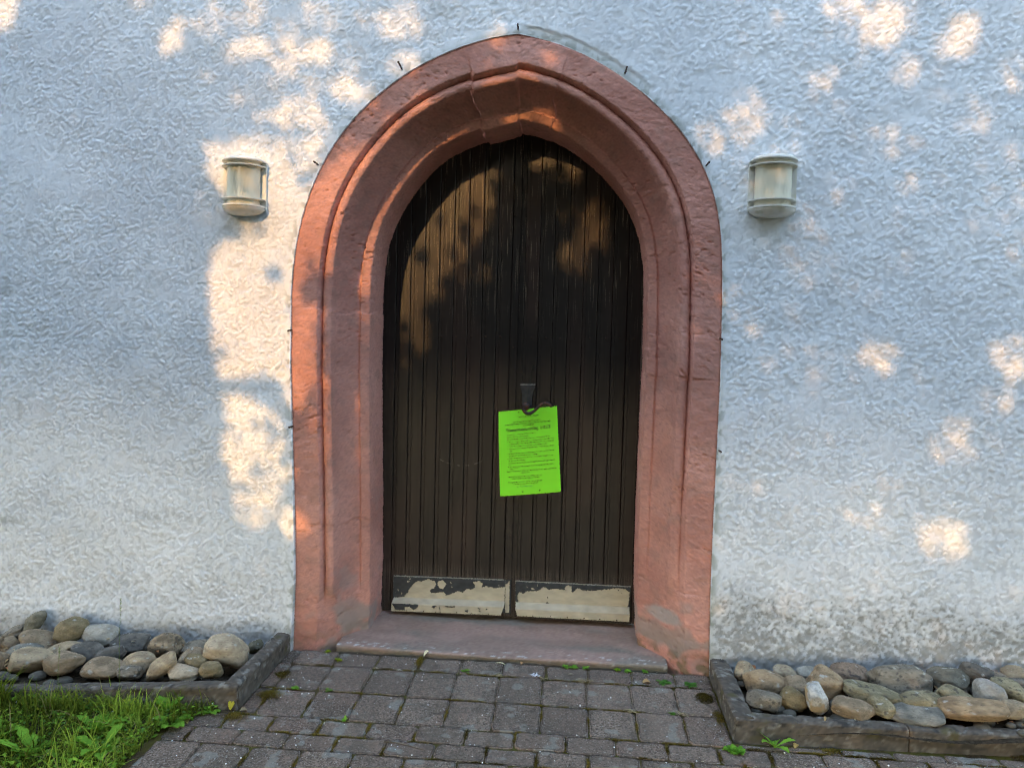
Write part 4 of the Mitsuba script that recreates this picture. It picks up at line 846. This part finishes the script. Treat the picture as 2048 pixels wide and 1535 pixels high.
# small filler pebbles down between the cobbles
def pebbles(n, x0, x1, zb, seed):
    rr = np.random.default_rng(seed); out = []
    for i in range(n):
        m = trimesh.creation.icosphere(subdivisions=2, radius=1.0)
        s = rr.uniform(0.014, 0.034)
        m.vertices = m.vertices*(1 + 0.3*(N(m.vertices*1.2 + i, 3) - 0.5))[:, None]*np.array([s*1.25, s, s*0.75])
        xx = rr.uniform(x0, x1)
        m.apply_translation((xx, rr.uniform(-0.52, -0.02), zb(xx) + rr.uniform(0, 0.012))); out.append(m)
    return trimesh.util.concatenate(out)
for args, lab in (((170, -2.75, -1.14, lambda q: -0.048, 61), 'loose pebbles between the left cobbles'), ((150, 1.14, 2.65, lambda q: 0.0 + 0.03*(q-1)/1.5, 62), 'loose pebbles between the right cobbles')):
    pm = pebbles(*args)
    cc = lerp3((0.06, 0.055, 0.045), (0.15, 0.13, 0.10), F(pm.vertices*17, 2, 63))
    put('pebbles', pm, 'mat_rock', smooth=True, color=cc, kind='stuff', label=lab)

# ------------------------------------------------------------------ plants
def blades(roots, height, lean, width, seed, segs=4, c0=(0.12, 0.22, 0.025), c1=(0.33, 0.48, 0.06)):
    rr = np.random.default_rng(seed); n = len(roots)
    az = rr.uniform(0, 2*np.pi, n); le = lean*rr.uniform(0.3, 1.3, n); hh = height*rr.uniform(0.45, 1.15, n)
    ww = width*rr.uniform(0.6, 1.3, n)
    s = np.linspace(0, 1, segs + 1)
    dirv = np.stack([np.cos(az), np.sin(az)], 1)
    side = np.stack([-dirv[:, 1], dirv[:, 0]], 1)
    ph = rr.uniform(-0.6, 0.6, n)
    side = np.stack([side[:, 0]*np.cos(ph) - side[:, 1]*np.sin(ph), side[:, 0]*np.sin(ph) + side[:, 1]*np.cos(ph)], 1)
    out = le[:, None]*s**2*hh[:, None]
    zz = hh[:, None]*(s - 0.35*np.minimum(le, 1.4)[:, None]*s**2.2)
    cen = np.stack([roots[:, 0, None] + dirv[:, 0, None]*out, roots[:, 1, None] + dirv[:, 1, None]*out, roots[:, 2, None] + zz], -1)
    wv = ww[:, None]*np.array([0.75, 1.0, 0.85, 0.55, 0.06])[None, :segs + 1]/2
    off = np.concatenate([side[:, None, :]*wv[..., None], np.zeros((n, segs + 1, 1))], -1)
    v = np.stack([cen - off, cen + off], 2).reshape(n, -1, 3)
    f1 = np.array([[2*k, 2*k+1, 2*k+3] for k in range(segs)] + [[2*k, 2*k+3, 2*k+2] for k in range(segs)])
    f = (f1[None] + (np.arange(n)*(2*(segs + 1)))[:, None, None]).reshape(-1, 3)
    t = rr.random(n)
    cb = lerp3(c0, c1, t)*np.array([1.06, 0.92, 0.95])*(0.45 + 0.9*sst(0.3, 0.7, F(np.column_stack([roots[:, :2]*5, t*0]), 2, 75)))[:, None]
    dry = rr.random(n) < 0.06
    cb[dry] = (0.26, 0.23, 0.09)
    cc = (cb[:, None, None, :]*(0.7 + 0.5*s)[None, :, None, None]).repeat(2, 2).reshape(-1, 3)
    return v.reshape(-1, 3), f, cc
def join(parts):
    vs, fs, cs, at = [], [], [], 0
    for v, f, c in parts:
        vs.append(v); fs.append(np.asarray(f) + at); cs.append(c); at += len(v)
    return np.vstack(vs), np.vstack(fs), np.vstack(cs)
def leaf(base, az, length, width, rise, droop, lobes=0.0, seed=0, c=(0.09, 0.19, 0.025), n=9, fold=0.25):
    """One leaf: a folded blade along a curve; lobes > 0 gives the toothed edge of a dandelion."""
    rr = np.random.default_rng(seed)
    s = np.linspace(0, 1, n)
    d = np.array([math.cos(az), math.sin(az), 0.0]); sd = np.array([-d[1], d[0], 0.0])
    mid = np.array(base)[None] + d[None]*(length*math.cos(rise)*s)[:, None]*(1 - 0.15*droop*s[:, None]) + np.array([0, 0, 1.0])[None]*(length*(math.sin(rise)*s - droop*0.5*s**2))[:, None]
    w = width*(np.sin(np.pi*np.clip(0.06 + 0.90*s, 0, 1)**(1.45 if lobes else 0.85)))
    if lobes:
        w = w*(1 - lobes*(0.5 + 0.5*np.cos(s*np.pi*7)))
    up_ = np.array([0, 0, 1.0])
    l = mid + sd*w[:, None]/2 + up_*(w*fold)[:, None]
    r = mid - sd*w[:, None]/2 + up_*(w*fold*0.8)[:, None]
    v = np.stack([l, mid, r], 1).reshape(-1, 3)
    f = quads_to_tris(grid_faces(n, 3))
    cc = np.tile(np.array(c)*rr.uniform(0.8, 1.25), (len(v), 1)); cc[1::3] *= 1.25
    return v, f, cc
LAWN = Polygon([(-3.2, -0.80), (-2.05, -0.700), (-1.42, -0.640), (-1.12, -0.612), (-1.20, -0.70), (-1.285, -0.80), (-1.29, -1.06), (-1.31, -1.6), (-1.33, -2.6), (-3.2, -2.6)])
def lawn_z(a, b):
    return ground_z(b) - 0.004 + 0.012*sst(-1.35, -1.9, a) + 0.010*(F(np.stack([a*4, b*4, a*0], -1), 2, 71) - 0.5)
lw = sheet(-3.6, -1.29, -2.8, -0.58, 0.04, lambda a, b: lawn_z(a, b) - 0.004)
put('lawn', lw, 'mat_soil', kind='structure', label='earth under the grass, left of the pavers')
def scatter(n, poly, seed):
    rr = np.random.default_rng(seed); x0, y0, x1, y1 = poly.bounds
    q = np.stack([rr.uniform(x0, x1, n*4), rr.uniform(y0, y1, n*4)], 1)
    q = q[shapely.contains_xy(poly, q[:, 0], q[:, 1])][:n]
    return np.column_stack([q, lawn_z(q[:, 0], q[:, 1])])
near_lawn = LAWN.intersection(Polygon([(-2.75, -0.5), (-1.0, -0.5), (-1.0, -1.5), (-2.75, -1.5)]))
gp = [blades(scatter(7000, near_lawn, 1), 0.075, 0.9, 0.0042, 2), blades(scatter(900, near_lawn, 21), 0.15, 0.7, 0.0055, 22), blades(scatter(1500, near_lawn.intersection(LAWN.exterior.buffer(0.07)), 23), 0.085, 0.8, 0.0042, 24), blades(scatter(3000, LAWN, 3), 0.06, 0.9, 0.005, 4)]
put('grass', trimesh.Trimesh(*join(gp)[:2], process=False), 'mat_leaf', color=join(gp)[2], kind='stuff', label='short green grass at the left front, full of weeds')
rr = np.random.default_rng(31)
cl = []
for i, q in enumerate(scatter(3600, near_lawn, 5)):
    cl.append(leaf(q + np.array([0, 0, rr.uniform(0.004, 0.040)]), rr.uniform(0, 6.28), rr.uniform(0.012, 0.030), rr.uniform(0.010, 0.019), rr.uniform(-0.1, 0.7), 0.4, 0, i, tuple(np.array([(0.13, 0.26, 0.03), (0.20, 0.36, 0.04), (0.28, 0.43, 0.05), (0.10, 0.20, 0.04)][i % 4])), n=4, fold=0.12))
cv, cf, ccol = join(cl)
put('weed_cover', (cv, cf), 'mat_leaf', color=ccol, kind='stuff', label='low carpet of small-leaved weeds among the grass')
bl_ = []
for i, q in enumerate(scatter(150, near_lawn, 9)):
    bl_.append(leaf(q + np.array([0, 0, rr.uniform(0.03, 0.055)]), rr.uniform(0, 6.28), 0.007, 0.007, 0.3, 0.3, 0, i, (0.42, 0.42, 0.05) if i % 6 else (0.7, 0.7, 0.72), n=4, fold=0.1))
bv_, bf_, bc_ = join(bl_)
put('weed_blossom', (bv_, bf_), 'mat_leaf', color=bc_, kind='stuff', label='tiny yellow and white blossoms in the grass')
def tuft(xc, yc, n, hgt, lean, w, seed, spread, lab, name='grass_tuft', cat='grass'):
    r2 = np.random.default_rng(seed)
    q = np.stack([xc + r2.normal(0, spread, n), yc + r2.normal(0, spread*0.5, n)], 1)
    q = np.column_stack([q, lawn_z(q[:, 0], q[:, 1])])
    v, f, c = blades(q, hgt, lean, w, seed)
    put(name, trimesh.Trimesh(v, f, process=False), 'mat_leaf', color=c, label=lab, category=cat)
tuft(-2.20, -0.76, 110, 0.24, 0.50, 0.0075, 11, 0.045, 'tallest grass tuft in front of the left kerb')
tuft(-2.03, -0.75, 80, 0.18, 0.6, 0.0065, 12, 0.030, 'second grass tuft, right of the tallest one')
tuft(-1.60, -0.69, 60, 0.10, 0.8, 0.004, 13, 0.035, 'low grass tuft at the kerb beneath the pointed pale cobble')
for i_, (tx_, tn_) in enumerate(((-2.45, 'beneath the first brown cobbles'), (-1.86, 'beneath the grey cobble at the front'), (-1.72, 'beneath the long flat brown cobble'), (-1.47, 'beneath the flat beige cobble'))):
    tuft(tx_, -0.70 - 0.085*(-1.05 - tx_)/1.0*0.6, 85, 0.135, 0.55, 0.0045, 130 + i_, 0.045, 'grass tuft along the left kerb ' + tn_)
tuft(-2.33, -0.95, 60, 0.13, 0.8, 0.005, 14, 0.05, 'grass tuft at the left edge of the picture')
# thin seed stalks
for xc, yc, hg, lab in ((-1.535, -0.675, 0.42, 'tall thin grass stalk against the white wall'), (-1.80, -0.69, 0.20, 'short seed stalk in front of the left cobbles'), (-2.44, -0.72, 0.15, 'pale seed stalk at the left edge')):
    st = tube([(xc, yc, -0.06), (xc - 0.004, yc + 0.004, hg*0.5), (xc + 0.002, yc + 0.006, hg)], [0.0011, 0.0009, 0.0006], 5)
    hd = []
    for k in range(14):
        hd.append(leaf((xc + 0.002, yc + 0.006, hg - 0.004*k), k*2.4, 0.012, 0.0025, 0.9, 0.2, 0, k, (0.20, 0.24, 0.06), n=4))
    hv, hf, hc = join(hd + [(np.array(st.vertices), st.faces, np.tile([0.14, 0.19, 0.05], (len(st.vertices), 1)))])
    put('grass_stalk', trimesh.Trimesh(hv, hf, process=False), 'mat_leaf', color=hc, label=lab, category='grass')
def rosette(xc, yc, n, ln, wd, rise, lobes, seed, lab, zoff=0.0, c=(0.17, 0.33, 0.04), name='weed', arc=(0, 6.283)):
    r2 = np.random.default_rng(seed); ps = []
    zb = float(ground_z(yc)) + zoff
    k = key_for(name)
    labels[k] = dict(kind='thing', label=lab, category='weed', group='weeds growing in the paving and grass')
    for i in range(n):
        az = arc[0] + (arc[1] - arc[0])*i/n + r2.normal(0, 0.25)
        v, f, c2 = leaf((xc + r2.normal(0, 0.003), yc + r2.normal(0, 0.003), zb), az, ln*r2.uniform(0.65, 1.15), wd*r2.uniform(0.8, 1.2), rise*r2.uniform(0.6, 1.3), r2.uniform(0.3, 0.8), lobes, seed*31 + i, c, n=13)
        if ln > 0.04:
            put('leaf', trimesh.Trimesh(v, f, process=False), 'mat_leaf', k, color=c2)
        else:
            ps.append((v, f, c2))
    if ps:
        v, f, c2 = join(ps)
        scene[k] = mikit.ply(trimesh.Trimesh(v, f, process=False), 'mat_leaf', color=c2)
rosette(1.205, -0.600, 7, 0.105, 0.030, 0.75, 0.25, 1, 'dandelion rosette at the foot of the right front kerb')
rosette(1.025, -0.640, 34, 0.036, 0.016, 0.55, 0.30, 2, 'bushy green weed on the pavers at the right kerb corner', c=(0.15, 0.32, 0.035))
rosette(1.055, -0.655, 26, 0.036, 0.018, 0.5, 0.3, 22, 'second clump of the bushy weed, just right of the first', c=(0.15, 0.32, 0.035))
rosette(-1.325, -0.660, 9, 0.115, 0.048, 0.95, 0.15, 3, 'upright broad-leaved dandelion between kerb and pavers')
rosette(-1.255, -0.76, 9, 0.10, 0.042, 0.50, 0.12, 4, 'broad-leaved weed on the left paver edge below the dandelion')
rosette(-1.52, -0.84, 11, 0.15, 0.044, 0.75, 0.3, 5, 'dandelion in the grass, nearest the pavers')
rosette(-1.86, -0.95, 11, 0.15, 0.042, 0.8, 0.3, 6, 'dandelion in the middle of the grass')
rosette(-1.43, -0.97, 10, 0.14, 0.050, 0.6, 0.25, 15, 'large-leaved dandelion at the lower edge of the grass')
rosette(-1.66, -1.03, 10, 0.15, 0.045, 0.8, 0.3, 16, 'dandelion cut off by the lower edge of the picture')
rosette(-1.145, -0.640, 8, 0.055, 0.026, 0.5, 0.1, 17, 'small leafy weed at the foot of the left kerb corner')
rosette(-0.566, -0.628, 7, 0.030, 0.011, 0.8, 0, 7, 'small seedling in the joint left of the middle')
small = [(-0.845, -0.006, 'yellowish seedling at the left end of the step', (0.22, 0.26, 0.02)), (-0.769, -0.090, 'yellowish seedling in the first paver row, left', (0.20, 0.24, 0.02)), (0.35, -0.008, 'seedling under the step, right of the middle', None), (0.39, -0.012, 'tiny seedling beside the one under the step', None),
         (0.445, -0.014, 'grey-green seedling under the step', None), (0.60, -0.010, 'bright two-leaved weed under the step, right', (0.16, 0.27, 0.02)), (0.645, -0.012, 'two-leaved weed beside the bright one', None), (0.735, -0.012, 'last weed under the step before the right jamb', None),
         (-0.875, -0.395, 'seedling beside the moss, left pavers', None), (-0.715, -0.392, 'flat seedling in the second joint, left', (0.12, 0.2, 0.03)), (-0.13, -0.125, 'seedling in the joint below the white step edge', (0.11, 0.2, 0.03))]
for i, (a, b, lab, c) in enumerate(small):
    rosette(a, b, 7, 0.026, 0.017, 0.5, 0, 40 + i, lab, c=c or (0.14, 0.29, 0.035))
rosette(0.820, -0.105, 12, 0.036, 0.018, 0.35, 0.2, 60, 'clover-like weed in the first paver row, right', c=(0.08, 0.19, 0.035))
rosette(0.935, -0.115, 14, 0.038, 0.018, 0.35, 0.2, 61, 'second clover-like weed, near the right kerb', c=(0.08, 0.19, 0.035))
rosette(0.825, -0.385, 12, 0.024, 0.008, 0.3, 0, 62, 'thin green weed lying in the second joint, right', c=(0.09, 0.19, 0.03))

# moss cushions in the joints
def moss(xc, yc, rx, ry, hh, seed, n=600):
    r2 = np.random.default_rng(seed)
    q = r2.normal(0, 0.45, (n, 2))
    z0 = ground_z(yc + q[:, 1]*ry) + hh*np.exp(-(q**2).sum(1)*2.2) - 0.003
    pts = np.column_stack([xc + q[:, 0]*rx, yc + q[:, 1]*ry, z0])
    return blades(pts, 0.007, 1.0, 0.0022, seed + 1, 3, (0.07, 0.06, 0.012), (0.19, 0.155, 0.028))
mo = [moss(0.985, -0.235, 0.055, 0.07, 0.014, 80, 1600), moss(-0.985, -0.27, 0.045, 0.05, 0.008, 81, 800), moss(-0.965, -0.46, 0.06, 0.05, 0.010, 82, 1100), moss(-0.371, -0.045, 0.022, 0.07, 0.008, 83, 800), moss(-1.04, -0.655, 0.06, 0.04, 0.008, 84, 700),
      moss(1.02, -0.40, 0.03, 0.10, 0.008, 85, 700), moss(1.43, -0.60, 0.05, 0.025, 0.008, 86, 600), moss(2.2, -0.55, 0.05, 0.03, 0.008, 87, 400)]
r2 = np.random.default_rng(90)
jx = [(-0.046, 0.2035, -0.684), (0.051, 0.2015, -0.798), (0.050, 0.2035, -0.50), (-0.048, 0.2045, -0.95)]
for xo, pt_, yc in jx:
    for k in range(-6, 10):
        xx = xo + pt_*k
        if -1.25 < xx < (1.03 if yc > -0.6 else 2.4) and r2.random() < 0.7:
            mo.append(moss(xx, yc + r2.uniform(-0.03, 0.03), 0.009, 0.05, 0.003, 100 + len(mo), 160))
for yc in (-0.146, -0.393, -0.623, -0.743, -0.853):
    for k in range(26):
        xx = r2.uniform(-1.02, 1.02 if yc > -0.6 else 2.2)
        if r2.random() < 0.75:
            mo.append(moss(xx, yc, 0.05, 0.006, 0.002, 200 + len(mo), 120))
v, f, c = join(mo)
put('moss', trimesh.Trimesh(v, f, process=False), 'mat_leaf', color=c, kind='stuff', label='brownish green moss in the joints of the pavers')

# litter
def dry_leaf(xc, yc, ln, wd, az, c, lab, rise=0.15, name='dry_leaf', dz=0.004):
    v, f, c2 = leaf((xc, yc, float(ground_z(yc)) + dz), az, ln, wd, rise, 0.5, 0, int(abs(xc)*1000), c, n=9, fold=0.35)
    put(name, trimesh.Trimesh(v, f, process=False), 'mat_leaf', color=c2, label=lab, category='leaf', group='fallen leaves and scraps on the paving')
dry_leaf(-0.36, 0.005, 0.045, 0.028, 0.5, (0.62, 0.58, 0.40), 'pale dry leaf propped against the step', 0.9)
dry_leaf(0.005, -0.018, 0.055, 0.012, 0.0, (0.60, 0.54, 0.36), 'long straw-coloured scrap below the step')
dry_leaf(0.13, -0.015, 0.020, 0.018, 1.0, (0.50, 0.30, 0.16), 'small tan leaf below the step', 0.5)
dry_leaf(0.715, -0.125, 0.042, 0.030, 0.2, (0.52, 0.34, 0.16), 'tan leaf in the first joint at the right', 0.3)
dry_leaf(-1.075, -0.612, 0.050, 0.030, 1.4, (0.42, 0.38, 0.05), 'yellow leaf standing at the left kerb corner', 1.2)
dry_leaf(-1.030, -0.615, 0.035, 0.026, 0.6, (0.34, 0.27, 0.17), 'curled brown leaf beside the yellow one')
dry_leaf(-1.345, -0.70, 0.050, 0.030, 2.6, (0.42, 0.20, 0.08), 'orange-brown leaf among the left weeds')
dry_leaf(-1.29, -0.72, 0.045, 0.030, 0.3, (0.50, 0.40, 0.22), 'straw-coloured leaf among the left weeds')
dry_leaf(-1.22, -0.70, 0.040, 0.028, 5.2, (0.36, 0.30, 0.10), 'olive dry leaf under the broad-leaved weed')
dry_leaf(1.285, -0.600, 0.030, 0.022, 0.9, (0.50, 0.36, 0.14), 'tan leaf beside the dandelion at the right kerb', 0.6)
dry_leaf(0.365, -0.088, 0.030, 0.010, 0.4, (0.30, 0.26, 0.20), 'grey-brown scrap in the first paver row')
dry_leaf(-0.545, -0.155, 0.040, 0.010, 3.0, (0.42, 0.36, 0.26), 'curled scrap in the first joint, left')
dry_leaf(-0.46, -0.160, 0.035, 0.010, 0.2, (0.60, 0.55, 0.44), 'pale scrap in the first joint, left')
def straw(xc, yc, n, spread, seed, lab):
    r3 = np.random.default_rng(seed); out = []
    for i in range(n):
        a = r3.uniform(0, 6.28); l = r3.uniform(0.015, 0.035); p = np.array([xc + r3.normal(0, spread), yc + r3.normal(0, spread*0.6), float(ground_z(yc)) + r3.uniform(0.002, 0.010)])
        d = np.array([math.cos(a), math.sin(a), r3.normal(0, 0.3)])*l/2
        t_ = tube([p - d, p + np.array([0, 0, 0.003]), p + d], 0.0011, 4)
        out.append((np.array(t_.vertices), t_.faces, np.tile(np.array([0.42, 0.36, 0.22])*r3.uniform(0.5, 1.2), (len(t_.vertices), 1))))
    v, f, c = join(out)
    put('dry_straw', trimesh.Trimesh(v, f, process=False), 'mat_leaf', color=c, label=lab, category='straw', group='wisps of dry straw in the joints')
straw(0.035, -0.140, 16, 0.012, 1, 'straw wisp in the first joint near the middle')
straw(0.645, -0.395, 18, 0.016, 2, 'straw wisp in the second joint at the right')
straw(0.865, -0.395, 12, 0.014, 3, 'straw wisp beside the thin green weed')
straw(0.445, -0.150, 16, 0.018, 4, 'grey straw wisp right of the white feather')
straw(0.245, -0.150, 10, 0.010, 5, 'short straw wisp beside the white feather')
r6 = np.random.default_rng(808); db = []
for i in range(520):
    yj = r6.choice([-0.146, -0.393, -0.623, -0.743, -0.853, -0.01]) + r6.normal(0, 0.012)
    xx = r6.uniform(-1.2, 2.2)
    if xx > 1.03 and yj > -0.58 or xx < -1.03 and yj > -0.62: continue
    db.append(leaf((xx, yj, float(ground_z(yj)) + r6.uniform(0.0, 0.003)), r6.uniform(0, 6.28), r6.uniform(0.006, 0.018), r6.uniform(0.002, 0.006), 0.1, 0.3, 0, i, ((0.20, 0.14, 0.08), (0.32, 0.26, 0.16), (0.10, 0.07, 0.04), (0.42, 0.36, 0.24))[i % 4], n=4))
for i in range(130):
    sx = r6.choice([-1, 1]); xx = sx*r6.uniform(1.15, 2.55); yj = r6.uniform(-0.52, -0.04)
    db.append(leaf((xx, yj, (0.03 if sx > 0 else 0.0) + r6.uniform(-0.02, 0.035)), r6.uniform(0, 6.28), r6.uniform(0.015, 0.035), r6.uniform(0.008, 0.018), r6.uniform(-0.3, 0.6), 0.5, 0, i, ((0.34, 0.15, 0.07), (0.42, 0.30, 0.15), (0.20, 0.13, 0.07), (0.48, 0.40, 0.26))[i % 4], n=5))
v, f, c = join(db)
put('debris', trimesh.Trimesh(v, f, process=False), 'mat_leaf', color=c, kind='stuff', label='crumbs of dry leaf and bark along the paver joints and among the cobbles')
r3 = np.random.default_rng(8); fe = []
for i in range(26):
    a = r3.uniform(-0.5, 3.6)
    fe.append(leaf((0.212 + r3.normal(0, 0.008), -0.122 + r3.normal(0, 0.004), float(ground_z(-0.12)) + r3.uniform(0.001, 0.008)), a, r3.uniform(0.010, 0.030), 0.004, r3.uniform(0.0, 0.5), 0.4, 0, i, (0.78, 0.80, 0.84), n=4))
v, f, c = join(fe)
put('feather', trimesh.Trimesh(v, f, process=False), 'mat_leaf', color=c, label='small white downy feather on the first paver row', category='feather')
put('twig', tube(spline([(-0.362, -0.765, float(ground_z(-0.765)) + 0.004), (-0.29, -0.772, float(ground_z(-0.77)) + 0.006), (-0.22, -0.790, float(ground_z(-0.79)) + 0.004), (-0.19, -0.800, float(ground_z(-0.80)) + 0.005)], 14), np.linspace(0.0028, 0.0012, 14), 6), 'mat_bark', smooth=True,
    label='thin dark twig lying on the pavers at the front', category='twig')
r3 = np.random.default_rng(18); gr = []
for i in range(240):
    xx, yy = r3.uniform(-1.2, 2.0), r3.uniform(-1.1, -0.02)
    if xx > 1.03 and yy > -0.6: continue
    m = trimesh.creation.icosphere(subdivisions=1, radius=r3.uniform(0.0014, 0.0034)); m.apply_translation((xx, yy, ground_z(yy) + 0.001)); gr.append(m)
put('grit', trimesh.util.concatenate(gr), 'mat_white', kind='stuff', label='white grit scattered over the pavers')

# ------------------------------------------------------------------ the tree behind the camera that dapples the wall
tr = empty('tree', label='broad leafy tree behind the viewer, whose crown shades and dapples the wall', category='tree')
TY = -4.9
r4 = np.random.default_rng(77)
def canopy(n, size, box_, seed):
    r5 = np.random.default_rng(seed)
    c = np.stack([r5.uniform(box_[0], box_[1], n), TY + r5.uniform(-0.40, 0.40, n), r5.uniform(box_[2], box_[3], n)], 1)
    s = c[:, 1]                                               # where each leaf's shade falls on the wall
    wx, wz = c[:, 0] - SUN[0]*(-s)/1.0*1.0, c[:, 2] - SUN[2]*(-s)
    clear = np.zeros(n)
    nz = 0.55*(F(np.stack([wx*17, wz*17, wx*0], 1), 3, 76) - 0.5)*2
    for (ex, ez, ra, rb, rot, st) in LIT:
        ra2, rb2 = max(ra + 0.006, 0.040), max(rb + 0.006, 0.040)
        a = math.radians(-rot); ca, sa = math.cos(a), math.sin(a)
        dx, dz = wx - ex, wz - ez
        q = np.hypot((ca*dx + sa*dz)/ra2, (-sa*dx + ca*dz)/rb2) + nz
        t = min(1.0, st*1.3)*sst(1.18, 0.88, q)
        clear = 1 - (1 - clear)*(1 - t)
    wob = np.stack([wx*15, wz*15, wx*0], 1)
    jit = 0.030*(F(wob, 3, 77) - 0.5)*2
    pw_ = shapely.points(wx, wz)
    for st, pg in LIT_POLY:
        pgn = Polygon(pg).buffer(0); shapely.prepare(pgn)
        bb = pgn.bounds
        cand = (wx > bb[0] - 0.1) & (wx < bb[2] + 0.1) & (wz > bb[1] - 0.1) & (wz < bb[3] + 0.1)
        sd = np.full(n, 9.0)
        sd[cand] = shapely.distance(pgn, pw_[cand]) - shapely.distance(shapely.get_exterior_ring(pgn), pw_[cand])*shapely.contains(pgn, pw_[cand])
        clear = 1 - (1 - clear)*(1 - st*(0.62 + 0.38*sst(0.36, 0.52, F(wob*0.8, 2, 79)))*sst(0.022, 0.006, sd + jit*0.8))
    for ex, ez, ra, rb in LIT_HOLES:
        clear = clear*(1 - 0.95*sst(1.3, 0.8, np.hypot((wx - ex)/ra, (wz - ez)/rb)))
    # thinner, restless foliage where the picture shows faint flecks of sun
    p_ = np.stack([wx*6.5, wz*6.5, wx*0], 1)
    thin = np.maximum(sst(-1.75, -1.3, wx)*sst(-0.1, -0.5, wx)*sst(1.9, 2.3, wz), 0.55*sst(0.7, 1.1, wx))
    clear = 1 - (1 - clear)*(1 - 0.30*thin*sst(0.50, 0.72, F(p_, 2, 321)))
    tau = -np.log(0.012 + 0.988*clear)/(-np.log(0.012))
    c = c[r5.random(n) < tau]
    m = len(c)
    nrm = r5.normal(size=(m, 3)) + np.array([0.2, 0.7, -0.1])*1.2
    nrm /= np.linalg.norm(nrm, axis=1, keepdims=True)
    a = np.cross(nrm, r5.normal(size=(m, 3))); a /= np.linalg.norm(a, axis=1, keepdims=True)
    b = np.cross(nrm, a)
    L = size*r5.uniform(0.8, 1.2, m)[:, None]
    v = np.stack([c - a*L*0.5, c + b*L*0.36, c + a*L*0.5, c - b*L*0.36], 1).reshape(-1, 3)
    f = (np.array([[0, 1, 2], [0, 2, 3]])[None] + (np.arange(m)*4)[:, None, None]).reshape(-1, 3)
    return v, f
cx0 = SUN[0]*4.9; cz0 = SUN[2]*4.9
A1 = canopy(270000, 0.055, (cx0 - 3.1, cx0 + 3.0, cz0 - 0.75, cz0 + 3.8), 1)
put('crown', (A1[0], A1[1]), 'mat_crown', tr, kind='stuff')
A2 = [canopy(26000, 0.16, (cx0 - 4.6, cx0 - 3.0, cz0 - 0.9, cz0 + 5.0), 2), canopy(26000, 0.16, (cx0 + 2.9, cx0 + 4.4, cz0 - 0.9, cz0 + 5.0), 3), canopy(26000, 0.16, (cx0 - 3.1, cx0 + 3.0, cz0 + 3.7, cz0 + 5.2), 4)]
at, vs, fs = 0, [], []
for v, f in A2:
    vs.append(v); fs.append(f + at); at += len(v)
put('outer_crown', (np.vstack(vs), np.vstack(fs)), 'mat_crown', tr, kind='stuff')
tx_, ty_ = cx0 - 3.6, TY - 0.6
put('trunk', tube([(tx_, ty_, -0.4), (tx_ + 0.05, ty_, 1.2), (tx_ + 0.15, ty_ + 0.1, 2.6), (tx_ + 0.5, ty_ + 0.3, 4.0), (tx_ + 0.7, ty_ + 0.4, 5.2)], [0.30, 0.24, 0.21, 0.15, 0.08], 14), 'mat_bark', tr, smooth=True)

# ------------------------------------------------------------------ trees and hedge facing the church, out of view: they hold back the low sky
def leaf_cloud(c, size, seed):
    r5 = np.random.default_rng(seed); m = len(c)
    wx, wz = c[:, 0] - SUN[0]*(-c[:, 1]), c[:, 2] - SUN[2]*(-c[:, 1])
    c = c[~((np.abs(wx) < 3.3) & (wz > -1.6) & (wz < 4.2))]; m = len(c)
    nrm = r5.normal(size=(m, 3)); nrm /= np.linalg.norm(nrm, axis=1, keepdims=True)
    a = np.cross(nrm, r5.normal(size=(m, 3))); a /= np.linalg.norm(a, axis=1, keepdims=True)
    b = np.cross(nrm, a); L = size*r5.uniform(0.7, 1.3, m)[:, None]
    v = np.stack([c - a*L*0.5, c + b*L*0.36, c + a*L*0.5, c - b*L*0.36], 1).reshape(-1, 3)
    return v, (np.array([[0, 1, 2], [0, 2, 3]])[None] + (np.arange(m)*4)[:, None, None]).reshape(-1, 3)
for i, (tx, ty, th, tw) in enumerate([(-24, -9, 11, 5), (-17, -13, 13, 5.5), (-12, -9, 10.5, 3.6), (-10, -17, 14, 5), (-3, -19, 13, 5), (3.0, -12, 11, 3.8), (8, -15, 13, 5), (10.5, -9, 10.5, 4), (16, -12, 13, 5), (23, -9, 12, 5), (-14, -3.5, 10, 3.6), (14.5, -3, 9, 3.4)]):
    k = key_for('tree')
    labels[k] = dict(kind='thing', label='leafy tree across the open ground facing the church, behind the viewer', category='tree', group='trees facing the church')
    r5 = np.random.default_rng(900 + i)
    u = r5.normal(size=(5200, 3)); u /= np.linalg.norm(u, axis=1, keepdims=True)
    cl_ = u*(r5.random(5200)**0.35)[:, None]*np.array([tw, tw*0.9, th*0.40]) + np.array([tx, ty, th*0.58])
    cl_ = cl_[F(cl_*0.55, 2, 40 + i) > 0.40]
    v, f = leaf_cloud(cl_, 0.34, 950 + i)
    put('crown', (v, f), 'mat_crown', k, kind='stuff')
    put('trunk', tube([(tx, ty, -0.4), (tx + 0.1, ty, th*0.3), (tx + 0.15, ty + 0.1, th*0.75)], [0.28, 0.2, 0.07], 10), 'mat_bark', k, smooth=True)
r5 = np.random.default_rng(990)
hc = np.stack([r5.uniform(-30, 30, 26000), r5.uniform(-10.4, -9.4, 26000), r5.uniform(-0.3, 3.3, 26000)], 1)
hv, hf = leaf_cloud(hc, 0.22, 991)
put('hedge', trimesh.Trimesh(hv, hf, process=False), 'mat_crown', label='long leafy hedge across the open ground, behind the viewer', category='hedge')
